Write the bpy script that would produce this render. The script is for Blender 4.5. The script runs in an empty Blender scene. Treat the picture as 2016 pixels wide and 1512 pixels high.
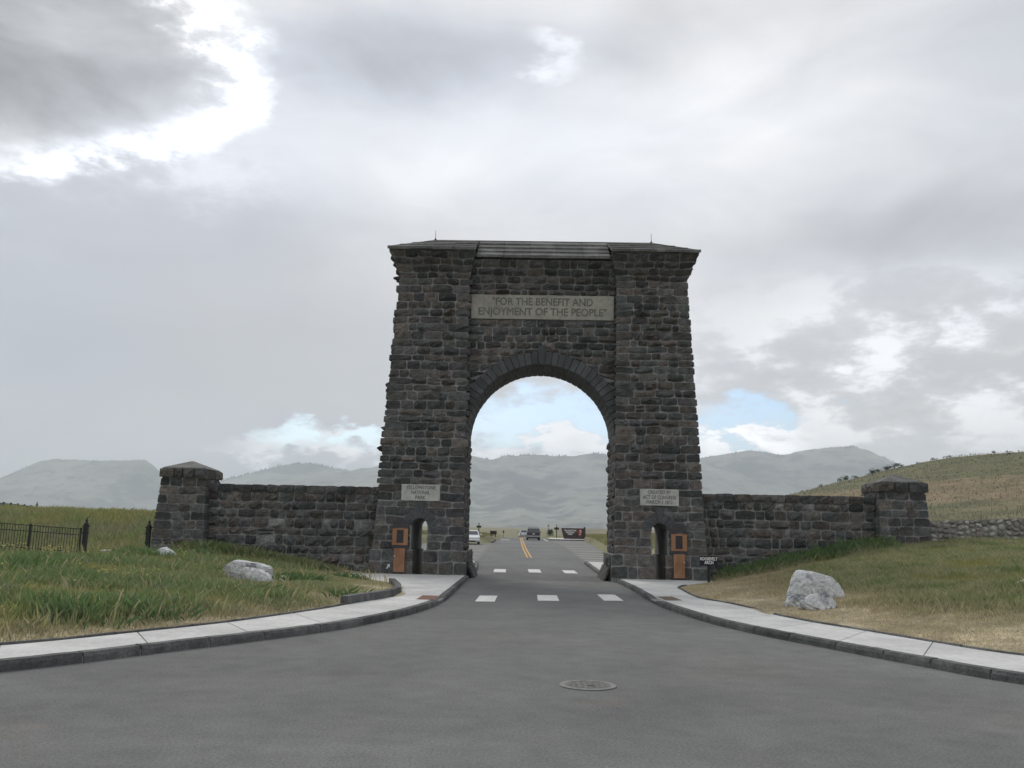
import bpy, bmesh, math, random
import numpy as np
from mathutils import Matrix, Vector, noise as mnoise

scene = bpy.context.scene
COL = scene.collection
R = math.radians

# ------------------------------------------------------------------ camera
cam_data = bpy.data.cameras.new("camera")
cam_data.sensor_width = 36.0
cam_data.lens = 30.0
cam_data.clip_start = 0.1
cam_data.clip_end = 40000.0
cam = bpy.data.objects.new("camera", cam_data)
COL.objects.link(cam)
_r = Vector((0.99960, 0.018797, 0.021022)); _u = Vector((-0.017445, -0.173495, 0.984680)); _f = Vector((-0.022156, 0.984655, 0.173098))
_m = Matrix((( _r.x, _u.x, -_f.x, -0.466), (_r.y, _u.y, -_f.y, -37.5), (_r.z, _u.z, -_f.z, 1.93), (0, 0, 0, 1)))
cam.matrix_world = _m
scene.camera = cam

# ------------------------------------------------------------------ exposure
vs = scene.view_settings
vs.view_transform = 'Standard'
vs.look = 'None'
vs.exposure = 0.2
vs.gamma = 1.0
vs.use_curve_mapping = False
scene.cycles.use_denoising = True
scene.cycles.max_bounces = 6
scene.cycles.volume_bounces = 1

# ------------------------------------------------------------------ node helper
class V:
    """tiny expression wrapper over node sockets"""
    def __init__(s, nt, sock): s.nt = nt; s.s = sock
    def _op(s, op, *o, clamp=False):
        n = s.nt.nodes.new('ShaderNodeMath'); n.operation = op; n.use_clamp = clamp
        for i, v in enumerate((s,) + o):
            if isinstance(v, V): s.nt.links.new(v.s, n.inputs[i])
            else: n.inputs[i].default_value = v
        return V(s.nt, n.outputs[0])
    def __add__(s, o): return s._op('ADD', o)
    def __radd__(s, o): return s._op('ADD', o)
    def __sub__(s, o): return s._op('SUBTRACT', o)
    def __rsub__(s, o): return (s * -1.0) + o
    def __mul__(s, o): return s._op('MULTIPLY', o)
    def __rmul__(s, o): return s._op('MULTIPLY', o)
    def __truediv__(s, o): return s._op('DIVIDE', o)
    def clamp(s): return s._op('ADD', 0.0, clamp=True)
    def f(s, op, *o): return s._op(op, *o)
    def step(s, a, b, lo=0.0, hi=1.0):
        n = s.nt.nodes.new('ShaderNodeMapRange'); n.interpolation_type = 'SMOOTHSTEP'
        s.nt.links.new(s.s, n.inputs['Value'])
        if a > b: a, b, lo, hi = b, a, hi, lo
        n.inputs['From Min'].default_value = a; n.inputs['From Max'].default_value = b
        n.inputs['To Min'].default_value = lo; n.inputs['To Max'].default_value = hi
        return V(s.nt, n.outputs['Result'])

def vec_noise(nt, vec, scale, detail=4.0, rough=0.55, dist=0.0):
    n = nt.nodes.new('ShaderNodeTexNoise'); n.noise_dimensions = '3D'
    n.inputs['Scale'].default_value = scale; n.inputs['Detail'].default_value = detail
    n.inputs['Roughness'].default_value = rough; n.inputs['Distortion'].default_value = dist
    if vec is not None: nt.links.new(vec, n.inputs['Vector'])
    return n

def mix_col(nt, fac, a, b, blend='MIX'):
    n = nt.nodes.new('ShaderNodeMix'); n.data_type = 'RGBA'; n.blend_type = blend
    for sock, v in ((n.inputs['Factor'], fac), (n.inputs['A'], a), (n.inputs['B'], b)):
        if isinstance(v, V): nt.links.new(v.s, sock)
        elif hasattr(v, 'links') or isinstance(v, bpy.types.NodeSocket): nt.links.new(v, sock)
        elif isinstance(v, (int, float)): sock.default_value = v
        else: sock.default_value = (v[0], v[1], v[2], 1.0)
    return n.outputs['Result']

# ------------------------------------------------------------------ sky
HAZE = 1.9e-4
SUN_AZ = R(-24.0)      # to the left of straight ahead, behind the clouds
SUN_EL = R(42.0)
world = bpy.data.worlds.new("World")
scene.world = world
world.use_nodes = True
wt = world.node_tree
wt.nodes.clear()
w_out = wt.nodes.new('ShaderNodeOutputWorld')
tc = wt.nodes.new('ShaderNodeTexCoord')
sep = wt.nodes.new('ShaderNodeSeparateXYZ')
wt.links.new(tc.outputs['Generated'], sep.inputs[0])
dx, dy, dz = (V(wt, sep.outputs[i]) for i in range(3))
az = dx.f('ARCTAN2', dy)
el = dz.f('MAXIMUM', 0.0).f('ARCSINE')
# direction stretched so that clouds lie flat
comb = wt.nodes.new('ShaderNodeCombineXYZ')
for i, v in enumerate((dx, dy, dz * 2.2)): wt.links.new(v.s, comb.inputs[i])
nA = vec_noise(wt, comb.outputs[0], 3.2, 7.0, 0.58)
sepA = wt.nodes.new('ShaderNodeSeparateColor'); wt.links.new(nA.outputs['Color'], sepA.inputs[0])
w1 = V(wt, sepA.outputs[0]) - 0.5
w2 = V(wt, sepA.outputs[1]) - 0.5
nB = vec_noise(wt, comb.outputs[0], 2.1, 5.0, 0.5)          # broad soft layer
fb = V(wt, nB.outputs['Fac'])
nC = vec_noise(wt, comb.outputs[0], 9.0, 9.0, 0.6)           # crisp cumulus edges
fc = V(wt, nC.outputs['Fac'])
nD = vec_noise(wt, comb.outputs[0], 26.0, 8.0, 0.62)         # fine ragged edges
fd = V(wt, nD.outputs['Fac'])
nE = vec_noise(wt, comb.outputs[0], 4.6, 8.0, 0.55, 0.6)     # soft texture in the deck
fe = V(wt, nE.outputs['Fac'])
azw = az + w1 * 0.17 + (fc - 0.5) * 0.15 + (fd - 0.5) * 0.05
elw = el + w2 * 0.12 + (fc - 0.5) * 0.11 + (fd - 0.5) * 0.05
azs = az + w1 * 0.12 + (fc - 0.5) * 0.03
els = el + w2 * 0.08 + (fc - 0.5) * 0.03

def blob(a, e, ra, re, s0=0.6, s1=1.3, soft=False):
    A, E_ = (azs, els) if soft else (azw, elw)
    p = (A - a) * (1.0 / ra); q = (E_ - e) * (1.0 / re)
    d = (p * p + q * q).f('SQRT')
    return d.step(s1, s0), d

# broad overcast: pale grey, a little bluer low down
lum = fb.step(0.30, 0.72, 0.54, 0.70)
# smooth darker rain veil, left of the arch
veil, _ = blob(-0.44, 0.21, 0.46, 0.19, 0.1, 1.4, True)
lum = lum * (1.0 - veil) + veil * 0.485
# wide luminous band across the upper sky
band, _ = blob(-0.06, 0.43, 0.42, 0.075, 0.1, 1.7, True)
lum = lum + band * 0.15
band2, _ = blob(0.20, 0.50, 0.26, 0.09, 0.1, 1.7, True)
lum = lum + band2 * 0.08
# lavender gap in the cloud deck
viol, _ = blob(-0.19, 0.53, 0.19, 0.055, 0.2, 1.35, True)
lum = lum - viol * 0.17
viol2, _ = blob(0.15, 0.57, 0.07, 0.07, 0.2, 1.35, True)
lum = lum - viol2 * 0.10
viol3, _ = blob(0.42, 0.325, 0.22, 0.035, 0.2, 1.4, True)
lum = lum - viol3 * 0.09
lum = lum + (fe - 0.5) * 0.30 * (1.0 - veil * 0.7)
# heavy cloud with a ragged sunlit rim
inner, dd = blob(-0.635, 0.478, 0.262, 0.124, 0.55, 1.06)
rim = dd.step(0.74, 1.04) * dd.step(1.20, 1.02)
side = (az + el * 0.35).step(-0.56, -0.24)
lum = lum * (1.0 - inner) + inner * (fe.step(0.3, 0.72, 0.26, 0.50))
brk = (fc * 0.6 + fd * 0.7).step(0.50, 0.80, 0.10, 1.15)
lum = lum + rim * (side * 0.66 + 0.16) * brk
halo = dd.step(1.9, 0.9) * side
lum = lum + halo * 0.07
wisp, _ = blob(-0.47, 0.385, 0.22, 0.050, 0.1, 1.3)
lum = lum + wisp * 0.18 * brk
# scattered sunlit puffs
puff, _ = blob(0.010, 0.545, 0.060, 0.030, 0.1, 1.0)
lum = lum + puff * 0.22
# cumulus banks, lower right
cum, _ = blob(0.42, 0.165, 0.28, 0.115, 0.2, 1.4, True)
bank = (fc + (fd - 0.5) * 0.25).step(0.46, 0.58) * cum
under = (fc + (fd - 0.5) * 0.2).step(0.50, 0.38) * cum
lum = lum * (1.0 - cum * 0.6) + cum * 0.6 * 0.60 + bank * 0.40 - under * 0.10
lum = lum.f('MAXIMUM', 0.25)
# cloud colour
cool = fb.step(0.62, 0.38) * 0.6 + veil * 0.5 + viol * 0.9
ctint = mix_col(wt, cool.clamp(), (0.985, 0.995, 1.015), (0.925, 0.972, 1.085))
sc_ = wt.nodes.new('ShaderNodeVectorMath'); sc_.operation = 'SCALE'
wt.links.new(ctint, sc_.inputs[0]); wt.links.new(lum.s, sc_.inputs['Scale'])
# openings to the blue, low over the hills, each with white heads of cloud
g1, _ = blob(0.235, 0.110, 0.12, 0.032, 0.45, 1.1)
g2, _ = blob(0.02, 0.116, 0.17, 0.040, 0.5, 1.15)
g3, _ = blob(-0.22, 0.100, 0.12, 0.018, 0.4, 1.15)
gsum = (g1 + g2 + g3).clamp()
heads = (fc + (fd - 0.5) * 0.35 + (0.110 - el) * 4.0).step(0.48, 0.55)
gap = gsum * (1.0 - heads)
low = el.step(0.19, 0.13) * el.step(0.02, 0.06)
lit = gsum * low * heads
cl2 = wt.nodes.new('ShaderNodeVectorMath'); cl2.operation = 'ADD'
wt.links.new(sc_.outputs[0], cl2.inputs[0])
lv = lit * (0.30 + fd * 0.50)
cmb2 = wt.nodes.new('ShaderNodeCombineXYZ')
for i in range(3): wt.links.new(lv.s, cmb2.inputs[i])
wt.links.new(cmb2.outputs[0], cl2.inputs[1])
bg_cloud = wt.nodes.new('ShaderNodeBackground'); wt.links.new(cl2.outputs[0], bg_cloud.inputs['Color'])
bg_cloud.inputs['Strength'].default_value = 1.12
sky = wt.nodes.new('ShaderNodeTexSky'); sky.sky_type = 'NISHITA'; sky.sun_disc = False
sky.sun_elevation = SUN_EL; sky.sun_rotation = SUN_AZ
bg_sky = wt.nodes.new('ShaderNodeBackground'); wt.links.new(mix_col(wt, 1.0, sky.outputs[0], (0.84, 0.94, 1.04), 'MULTIPLY'), bg_sky.inputs['Color'])
bg_sky.inputs['Strength'].default_value = 0.15
mixw = wt.nodes.new('ShaderNodeMixShader')
wt.links.new(gap.s, mixw.inputs[0]); wt.links.new(bg_cloud.outputs[0], mixw.inputs[1]); wt.links.new(bg_sky.outputs[0], mixw.inputs[2])
wt.links.new(mixw.outputs[0], w_out.inputs['Surface'])

# ------------------------------------------------------------------ sun (veiled by cloud)
sd = bpy.data.lights.new("sun", 'SUN'); sd.energy = 1.5; sd.angle = R(24.0); sd.color = (1.0, 0.96, 0.90)
sun = bpy.data.objects.new("sun", sd); COL.objects.link(sun)
to_sun = Vector((math.sin(SUN_AZ) * math.cos(SUN_EL), math.cos(SUN_AZ) * math.cos(SUN_EL), math.sin(SUN_EL)))
sun.rotation_euler = to_sun.to_track_quat('Z', 'Y').to_euler()
sun.location = (-60, 120, 120)

# ================================================================== helpers
rng = random.Random(7)
nrg = np.random.default_rng(11)

def new_mesh(name, verts, faces, mats, smooth=False, tint=None, fmat=None):
    me = bpy.data.meshes.new(name)
    me.from_pydata([tuple(v) for v in verts], [], [tuple(f) for f in faces])
    for m in (mats if isinstance(mats, (list, tuple)) else [mats]): me.materials.append(m)
    if fmat is not None: me.polygons.foreach_set('material_index', fmat)
    if smooth: me.polygons.foreach_set('use_smooth', [True] * len(me.polygons))
    if tint is not None:
        a = me.color_attributes.new('tint', 'FLOAT_COLOR', 'POINT')
        t = np.asarray(tint, dtype=np.float32)
        if t.ndim == 1: t = np.tile(np.array([t[0], t[1], t[2], 1.0], np.float32), (len(verts), 1))
        elif t.shape[1] == 3: t = np.concatenate([t, np.ones((len(t), 1), np.float32)], 1)
        a.data.foreach_set('color', t.ravel())
    me.update()
    return me

def link(o, parent=None):
    COL.objects.link(o)
    if parent is not None: o.parent = parent
    return o

def tag(o, label=None, cat=None, group=None, kind=None):
    if label: o['label'] = label
    if cat: o['category'] = cat
    if group: o['group'] = group
    if kind: o['kind'] = kind
    return o

def thing(name, label, cat, loc=(0, 0, 0), rz=0.0, group=None):
    o = bpy.data.objects.new(name, None); o.empty_display_size = 0.3
    COL.objects.link(o); o.location = loc; o.rotation_euler = (0, 0, rz)
    return tag(o, label, cat, group)

def part(name, me, parent=None, loc=(0, 0, 0), rot=None):
    o = bpy.data.objects.new(name, me); link(o, parent); o.location = loc
    if rot is not None: o.rotation_euler = rot
    return o

class MB:
    """collects simple shapes into one mesh"""
    def __init__(s): s.v = []; s.f = []; s.m = []
    def add(s, verts, faces, mi=0):
        n = len(s.v); s.v += [tuple(v) for v in verts]; s.f += [tuple(i + n for i in f) for f in faces]; s.m += [mi] * len(faces); return s
    def box(s, c, d, mi=0, taper=1.0):
        x, y, z = c; a, b, h = d[0] / 2, d[1] / 2, d[2] / 2
        vs_ = []
        for k, zz in ((1.0, z - h), (taper, z + h)):
            vs_ += [(x - a * k, y - b * k, zz), (x + a * k, y - b * k, zz), (x + a * k, y + b * k, zz), (x - a * k, y + b * k, zz)]
        return s.add(vs_, [(0, 3, 2, 1), (4, 5, 6, 7), (0, 1, 5, 4), (1, 2, 6, 5), (2, 3, 7, 6), (3, 0, 4, 7)], mi)
    def lathe(s, prof, c=(0, 0, 0), n=12, axis='z', mi=0):
        vs_ = []; fs = []
        for r, z in prof:
            for i in range(n):
                a = 2 * math.pi * i / n
                p = (r * math.cos(a), r * math.sin(a), z)
                if axis == 'x': p = (p[2], p[0], p[1])
                if axis == 'y': p = (p[0], p[2], p[1])
                vs_.append((c[0] + p[0], c[1] + p[1], c[2] + p[2]))
        for k in range(len(prof) - 1):
            for i in range(n):
                j = (i + 1) % n
                fs.append((k * n + i, k * n + j, (k + 1) * n + j, (k + 1) * n + i))
        fs.append(tuple(range(n))[::-1]); fs.append(tuple((len(prof) - 1) * n + i for i in range(n)))
        return s.add(vs_, fs, mi)
    def prism(s, poly, y0, y1, mi=0):
        """polygon in XZ pushed along Y"""
        n = len(poly)
        vs_ = [(x, y0, z) for x, z in poly] + [(x, y1, z) for x, z in poly]
        fs = [tuple(range(n)), tuple(range(2 * n - 1, n - 1, -1))]
        fs += [(i, n + i, n + (i + 1) % n, (i + 1) % n) for i in range(n)]
        return s.add(vs_, fs, mi)
    def loft(s, rings, mi=0, close=True):
        n = len(rings[0]); vs_ = [p for r in rings for p in r]; fs = []
        for k in range(len(rings) - 1):
            for i in range(n):
                j = (i + 1) % n
                fs.append((k * n + i, k * n + j, (k + 1) * n + j, (k + 1) * n + i))
        if close: fs += [tuple(range(n))[::-1], tuple((len(rings) - 1) * n + i for i in range(n))]
        return s.add(vs_, fs, mi)
    def build(s, name, mats, parent=None, loc=(0, 0, 0), rot=None, smooth=False, bevel=0.0, tint=None):
        me = new_mesh(name, s.v, s.f, mats, smooth, tint, s.m)
        bm = bmesh.new(); bm.from_mesh(me); bmesh.ops.recalc_face_normals(bm, faces=bm.faces)
        if bevel: bmesh.ops.bevel(bm, geom=list(bm.edges), offset=bevel, segments=1, affect='EDGES', clamp_overlap=True)
        bm.to_mesh(me); bm.free()
        return part(name, me, parent, loc, rot)

def text_mesh(name, body, size, mat, parent, loc, align='CENTER', depth=0.004, bold=0.0, width=None, line=1.0, rot=(R(90), 0, 0)):
    cu = bpy.data.curves.new(name, 'FONT'); cu.body = body; cu.size = size; cu.align_x = align; cu.align_y = 'CENTER'
    cu.extrude = depth; cu.space_line = line; cu.resolution_u = 3
    tmp = bpy.data.objects.new('tmp_text', cu); COL.objects.link(tmp)
    dg = bpy.context.evaluated_depsgraph_get()
    me = bpy.data.meshes.new_from_object(tmp.evaluated_get(dg))
    bpy.data.objects.remove(tmp); bpy.data.curves.remove(cu)
    me.name = name; me.materials.clear(); me.materials.append(mat)
    co = [v.co.x for v in me.vertices]; w = max(co) - min(co); mid = (max(co) + min(co)) / 2
    for v in me.vertices: v.co.x -= mid
    if bold > 0:
        v0 = [v.co.copy() for v in me.vertices]; f0 = [tuple(p.vertices) for p in me.polygons]; VV = []; FF = []
        for k, (ax, ay) in enumerate(((-1, 0), (1, 0), (0, 1), (0, -1))):
            n_ = len(VV); VV += [(v.x + ax * bold, v.y + ay * bold, v.z + k * .0006) for v in v0]; FF += [tuple(i + n_ for i in f) for f in f0]
        me = new_mesh(name, VV, FF, mat)
    o = part(name, me, parent, loc, rot); o.scale = ((width / w) if width else 1.0, 1, 1)
    return o

# ================================================================== materials
def mat(name, base, rough=0.8, noise=None, bump=None, tint=False, metallic=0.0, spec=0.3, coords='Object', extra=None, var=None):
    """base colour (+ noise variation list of (scale, detail, colour, lo, hi)), bump list of (scale, strength, detail)"""
    m = bpy.data.materials.new(name); m.use_nodes = True
    nt = m.node_tree; b = nt.nodes['Principled BSDF']
    b.inputs['Roughness'].default_value = rough; b.inputs['Metallic'].default_value = metallic
    b.inputs['Specular IOR Level'].default_value = spec
    tcn = nt.nodes.new('ShaderNodeTexCoord'); 
    if coords == 'World':
        g = nt.nodes.new('ShaderNodeNewGeometry'); vec = g.outputs['Position']
    else: vec = tcn.outputs[coords]
    if tint:
        a = nt.nodes.new('ShaderNodeAttribute'); a.attribute_name = 'tint'; c = a.outputs['Color']
    else:
        rgb = nt.nodes.new('ShaderNodeRGB'); rgb.outputs[0].default_value = (*base, 1); c = rgb.outputs[0]
    for sc, det, colr, lo, hi in (noise or []):
        n = vec_noise(nt, vec, sc, det, 0.6)
        fac = V(nt, n.outputs['Fac']).step(lo, hi)
        c = mix_col(nt, fac, c, colr)
    for sc, det, lo, hi in (var or []):          # multiplicative variation
        n = vec_noise(nt, vec, sc, det, 0.6)
        fac = V(nt, n.outputs['Fac']).step(0.3, 0.7, lo, hi)
        vm = nt.nodes.new('ShaderNodeVectorMath'); vm.operation = 'SCALE'
        nt.links.new(c, vm.inputs[0]); nt.links.new(fac.s, vm.inputs['Scale']); c = vm.outputs[0]
    nt.links.new(c, b.inputs['Base Color'])
    prev = None
    for sc, st, det in (bump or []):
        n = vec_noise(nt, vec, sc, det, 0.6)
        bp = nt.nodes.new('ShaderNodeBump'); bp.inputs['Strength'].default_value = st; bp.inputs['Distance'].default_value = 0.05
        nt.links.new(n.outputs['Fac'], bp.inputs['Height'])
        if prev: nt.links.new(prev, bp.inputs['Normal'])
        prev = bp.outputs[0]
    if prev: nt.links.new(prev, b.inputs['Normal'])
    return m

M = {}
M['stone'] = mat('basalt', (.11, .1, .1), 0.9, tint=True, noise=[(1.1, 7, (.20, .205, .20), .665, .74), (7, 5, (.17, .16, .15), .66, .78)], var=[(3.0, 6, .66, 1.32), (14, 5, .72, 1.28)], bump=[(7, .8, 6), (30, .5, 4)], coords='World')
M['mortar'] = mat('mortar', (.25, .248, .24), 0.95, var=[(2.0, 5, .7, 1.2), (25, 4, .85, 1.15)], bump=[(30, .4, 4)], coords='World')
M['dressed'] = mat('dressed_basalt', (.1, .1, .1), 0.85, tint=True, var=[(2.5, 5, .8, 1.2), (20, 4, .85, 1.15)], bump=[(25, .3, 5)], coords='World')
M['roof'] = mat('roof_stone', (.2, .195, .18), 0.9, tint=True, var=[(1.2, 6, .65, 1.3), (12, 5, .75, 1.25)], bump=[(14, .5, 5)], coords='World')
M['plaque'] = mat('plaque_stone', (.33, .32, .275), 0.85, var=[(.9, 6, .82, 1.12), (6, 5, .86, 1.1)], bump=[(30, .15, 4)], coords='World')
M['plaque2'] = mat('plaque_pale_stone', (.47, .47, .445), 0.85, var=[(1.5, 6, .85, 1.1), (9, 5, .88, 1.1)], bump=[(30, .15, 4)], coords='World')
M['letter'] = mat('carved_letter', (.15, .145, .128), 0.95, var=[(5, 4, .75, 1.25)], coords='World')
M['asphalt'] = mat('asphalt', (.152, .153, .150), 0.92, noise=[(.16, 5, (.172, .170, .162), .5, .75), (.5, 6, (.185, .170, .148), .60, .80), (1.3, 5, (.118, .118, .117), .66, .78), (60, 2, (.30, .29, .27), .76, .80)], var=[(.10, 5, .88, 1.12), (.45, 6, .90, 1.10), (2.5, 5, .92, 1.08), (32, 4, .80, 1.20), (120, 2, .70, 1.32)], bump=[(90, .4, 3)], coords='World', spec=.2)
M['asphalt2'] = mat('asphalt_old', (.18, .178, .17), 0.92, var=[(.5, 6, .9, 1.1), (60, 3, .8, 1.2)], bump=[(90, .25, 3)], coords='World', spec=.2)
M['concrete'] = mat('concrete', (.47, .465, .44), 0.9, tint=True, var=[(.7, 6, .84, 1.08), (9, 5, .90, 1.07), (70, 3, .93, 1.06)], bump=[(60, .12, 4)], coords='World')
M['kerb'] = mat('kerb_stone', (.12, .12, .12), 0.9, tint=True, var=[(4, 6, .7, 1.3), (30, 4, .8, 1.2)], bump=[(16, .6, 5), (60, .3, 3)], coords='World')
M['paint'] = mat('white_paint', (.66, .66, .64), 0.8, noise=[(7, 6, (.30, .30, .29), .60, .72)], var=[(3, 6, .86, 1.06), (40, 4, .88, 1.08)], coords='World')
M['yellow'] = mat('yellow_paint', (.62, .36, .10), 0.8, var=[(3, 6, .8, 1.1), (30, 4, .85, 1.1)], coords='World')
M['pad_l'] = mat('tactile_red', (.17, .085, .065), 0.85, var=[(6, 5, .8, 1.2)], bump=[(18, .5, 0)], coords='World')
M['pad_r'] = mat('tactile_brown', (.13, .10, .075), 0.85, var=[(6, 5, .8, 1.2)], bump=[(18, .5, 0)], coords='World')
M['iron'] = mat('black_iron', (.012, .012, .012), 0.5, spec=.4)
M['castiron'] = mat('cast_iron', (.125, .123, .115), 0.75, var=[(8, 5, .7, 1.3)], bump=[(40, .4, 3)], coords='World')
M['castrim'] = mat('cast_iron_worn_rim', (.19, .19, .18), 0.8, var=[(8, 5, .75, 1.2)], coords='World')
M['rock'] = mat('boulder', (.58, .59, .585), 0.9, noise=[(1.3, 7, (.25, .26, .28), .50, .62), (4, 6, (.64, .65, .63), .55, .7), (11, 4, (.16, .165, .17), .66, .76)], var=[(16, 5, .8, 1.15)], bump=[(5, .7, 7), (25, .5, 5)], coords='World')
M['tanrock'] = mat('tan_rock', (.45, .41, .32), 0.9, var=[(6, 5, .75, 1.2)], bump=[(9, .5, 5)], coords='World')
M['cobble'] = mat('cobble', (.2, .19, .17), 0.9, tint=True, var=[(8, 5, .7, 1.25)], bump=[(16, .5, 5)], coords='World')
M['wood'] = mat('door_wood', (.29, .15, .082), 0.7, var=[(1.5, 5, .8, 1.2)], bump=[(30, .15, 3)], coords='World')
M['doorframe'] = mat('door_dark_frame', (.055, .052, .055), 0.8, var=[(6, 4, .8, 1.2)], coords='World')
M['brass'] = mat('knob_metal', (.6, .56, .48), 0.35, metallic=.8)
M['signblack'] = mat('sign_board', (.013, .014, .02), 0.6)
M['signwhite'] = mat('sign_lettering', (.75, .75, .73), 0.7)
M['signbrown'] = mat('sign_brown', (.05, .036, .034), 0.7, var=[(4, 4, .85, 1.15)], coords='World')
M['emblem'] = mat('emblem_brown', (.26, .055, .035), 0.7)
M['postwood'] = mat('post_wood', (.035, .027, .022), 0.8)
M['lampmetal'] = mat('lamp_metal', (.09, .09, .09), 0.5)
M['lampglass'] = mat('lamp_glass', (.55, .55, .52), 0.4)
M['carwhite'] = mat('white_car_paint', (.66, .68, .70), 0.25, spec=.6)
M['cardark'] = mat('dark_car_paint', (.022, .025, .036), 0.25, spec=.6)
M['bumper'] = mat('bumper_grey', (.30, .30, .30), 0.5)
M['glass'] = mat('car_glass', (.03, .04, .05), 0.08, spec=.8)
M['tyre'] = mat('tyre', (.012, .012, .012), 0.85)
M['rim'] = mat('wheel_rim', (.35, .35, .36), 0.4, metallic=.6)
M['red'] = mat('tail_lamp', (.22, .012, .012), 0.3)
M['clear'] = mat('head_lamp', (.55, .57, .58), 0.15)
M['plate'] = mat('licence_plate', (.5, .5, .5), 0.5)
M['black'] = mat('black_plastic', (.012, .012, .013), 0.6)

def grass_mat(name):
    m = bpy.data.materials.new(name); m.use_nodes = True; nt = m.node_tree; nt.nodes.clear()
    out = nt.nodes.new('ShaderNodeOutputMaterial')
    a = nt.nodes.new('ShaderNodeAttribute'); a.attribute_name = 'tint'
    d = nt.nodes.new('ShaderNodeBsdfDiffuse'); t = nt.nodes.new('ShaderNodeBsdfTranslucent'); mx = nt.nodes.new('ShaderNodeMixShader')
    mx.inputs[0].default_value = 0.4
    nt.links.new(a.outputs['Color'], d.inputs['Color']); nt.links.new(a.outputs['Color'], t.inputs['Color'])
    nt.links.new(d.outputs[0], mx.inputs[1]); nt.links.new(t.outputs[0], mx.inputs[2]); nt.links.new(mx.outputs[0], out.inputs['Surface'])
    return m
M['grass'] = grass_mat('grass_blade')
M['ground'] = mat('ground_soil', (.115, .095, .055), 0.95, tint=True, var=[(.25, 6, .75, 1.25), (2.2, 6, .72, 1.3), (14, 5, .75, 1.28)], bump=[(3, .6, 6), (20, .5, 5)], coords='World')
M['mount'] = mat('mountain_slope', (.19, .20, .17), 0.95, noise=[(.0030, 7, (.055, .07, .075), .50, .60), (.011, 6, (.05, .06, .06), .54, .64)], var=[(.002, 6, .75, 1.25), (.02, 5, .8, 1.2)], coords='World')

# ================================================================== terrain
def zroad(y):
    return np.interp(y, [0, 8, 20, 50, 82, 100, 130, 170, 300], [0, .05, .3, .85, 1.15, 1.40, 1.25, .4, -4])

def catmull(pts, n=8):
    P = np.array(pts, float); out = []
    Q = np.vstack([2 * P[0] - P[1], P, 2 * P[-1] - P[-2]])
    for i in range(1, len(Q) - 2):
        for k in range(n):
            t = k / n
            out.append(0.5 * ((2 * Q[i]) + (-Q[i - 1] + Q[i + 1]) * t + (2 * Q[i - 1] - 5 * Q[i] + 4 * Q[i + 1] - Q[i + 2]) * t * t + (-Q[i - 1] + 3 * Q[i] - 3 * Q[i + 1] + Q[i + 2]) * t ** 3))
    out.append(P[-1]); return np.array(out)

# stations across each pavement: (kerb foot, grass edge)
ST_L = [((-34, -44), (-34.6, -42.4)), ((-22, -37), (-22.8, -35.6)), ((-13, -30.9), (-13.9, -29.6)), ((-9.4, -27.9), (-10.3, -26.6)),
        ((-7.38, -25.91), (-8.25, -24.55)), ((-6.2, -23.95), (-7.1, -22.55)), ((-5.2, -22.2), (-6.2, -20.7)), ((-4.3, -20.45), (-5.5, -18.6)),
        ((-3.68, -18.6), (-5.05, -17.0)), ((-3.22, -16.6), (-4.75, -15.5)), ((-2.95, -14.6), (-4.35, -14.0)), ((-2.84, -12.6), (-4.15, -12.6)), ((-2.85, -10.6), (-4.3, -10.9)),
        ((-2.87, -8.6), (-4.75, -8.7)), ((-2.9, -6.5), (-5.35, -6.5)), ((-2.93, -4.3), (-6.7, -4.3)), ((-2.96, -2.1), (-7.9, -2.1)), ((-2.98, -0.25), (-8.2, -0.25))]
ST_R = [((34, -46), (35, -44)), ((22, -38.5), (23.2, -36.6)), ((13.5, -32), (14.8, -30)), ((9.6, -28.6), (10.9, -26.6)),
        ((6.62, -25.0), (7.75, -23.0)), ((5.75, -23.2), (6.95, -21.2)), ((5.05, -21.4), (6.4, -19.5)), ((4.35, -19.5), (5.85, -17.9)),
        ((3.8, -17.4), (5.5, -16.2)), ((3.5, -15.2), (5.38, -14.4)), ((3.32, -13.2), (5.1, -12.6)), ((3.27, -11.4), (4.72, -11.2)), ((3.29, -9.4), (4.72, -9.3)),
        ((3.33, -7.4), (4.85, -7.3)), ((3.35, -5.4), (5.05, -5.3)), ((3.34, -3.4), (6.1, -3.1)), ((3.31, -1.6), (7.0, -1.6)), ((3.30, -0.25), (7.4, -0.25))]
KL = catmull([s[0] for s in ST_L]); IL = catmull([s[1] for s in ST_L])
KR = catmull([s[0] for s in ST_R]); IR = catmull([s[1] for s in ST_R])

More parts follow.
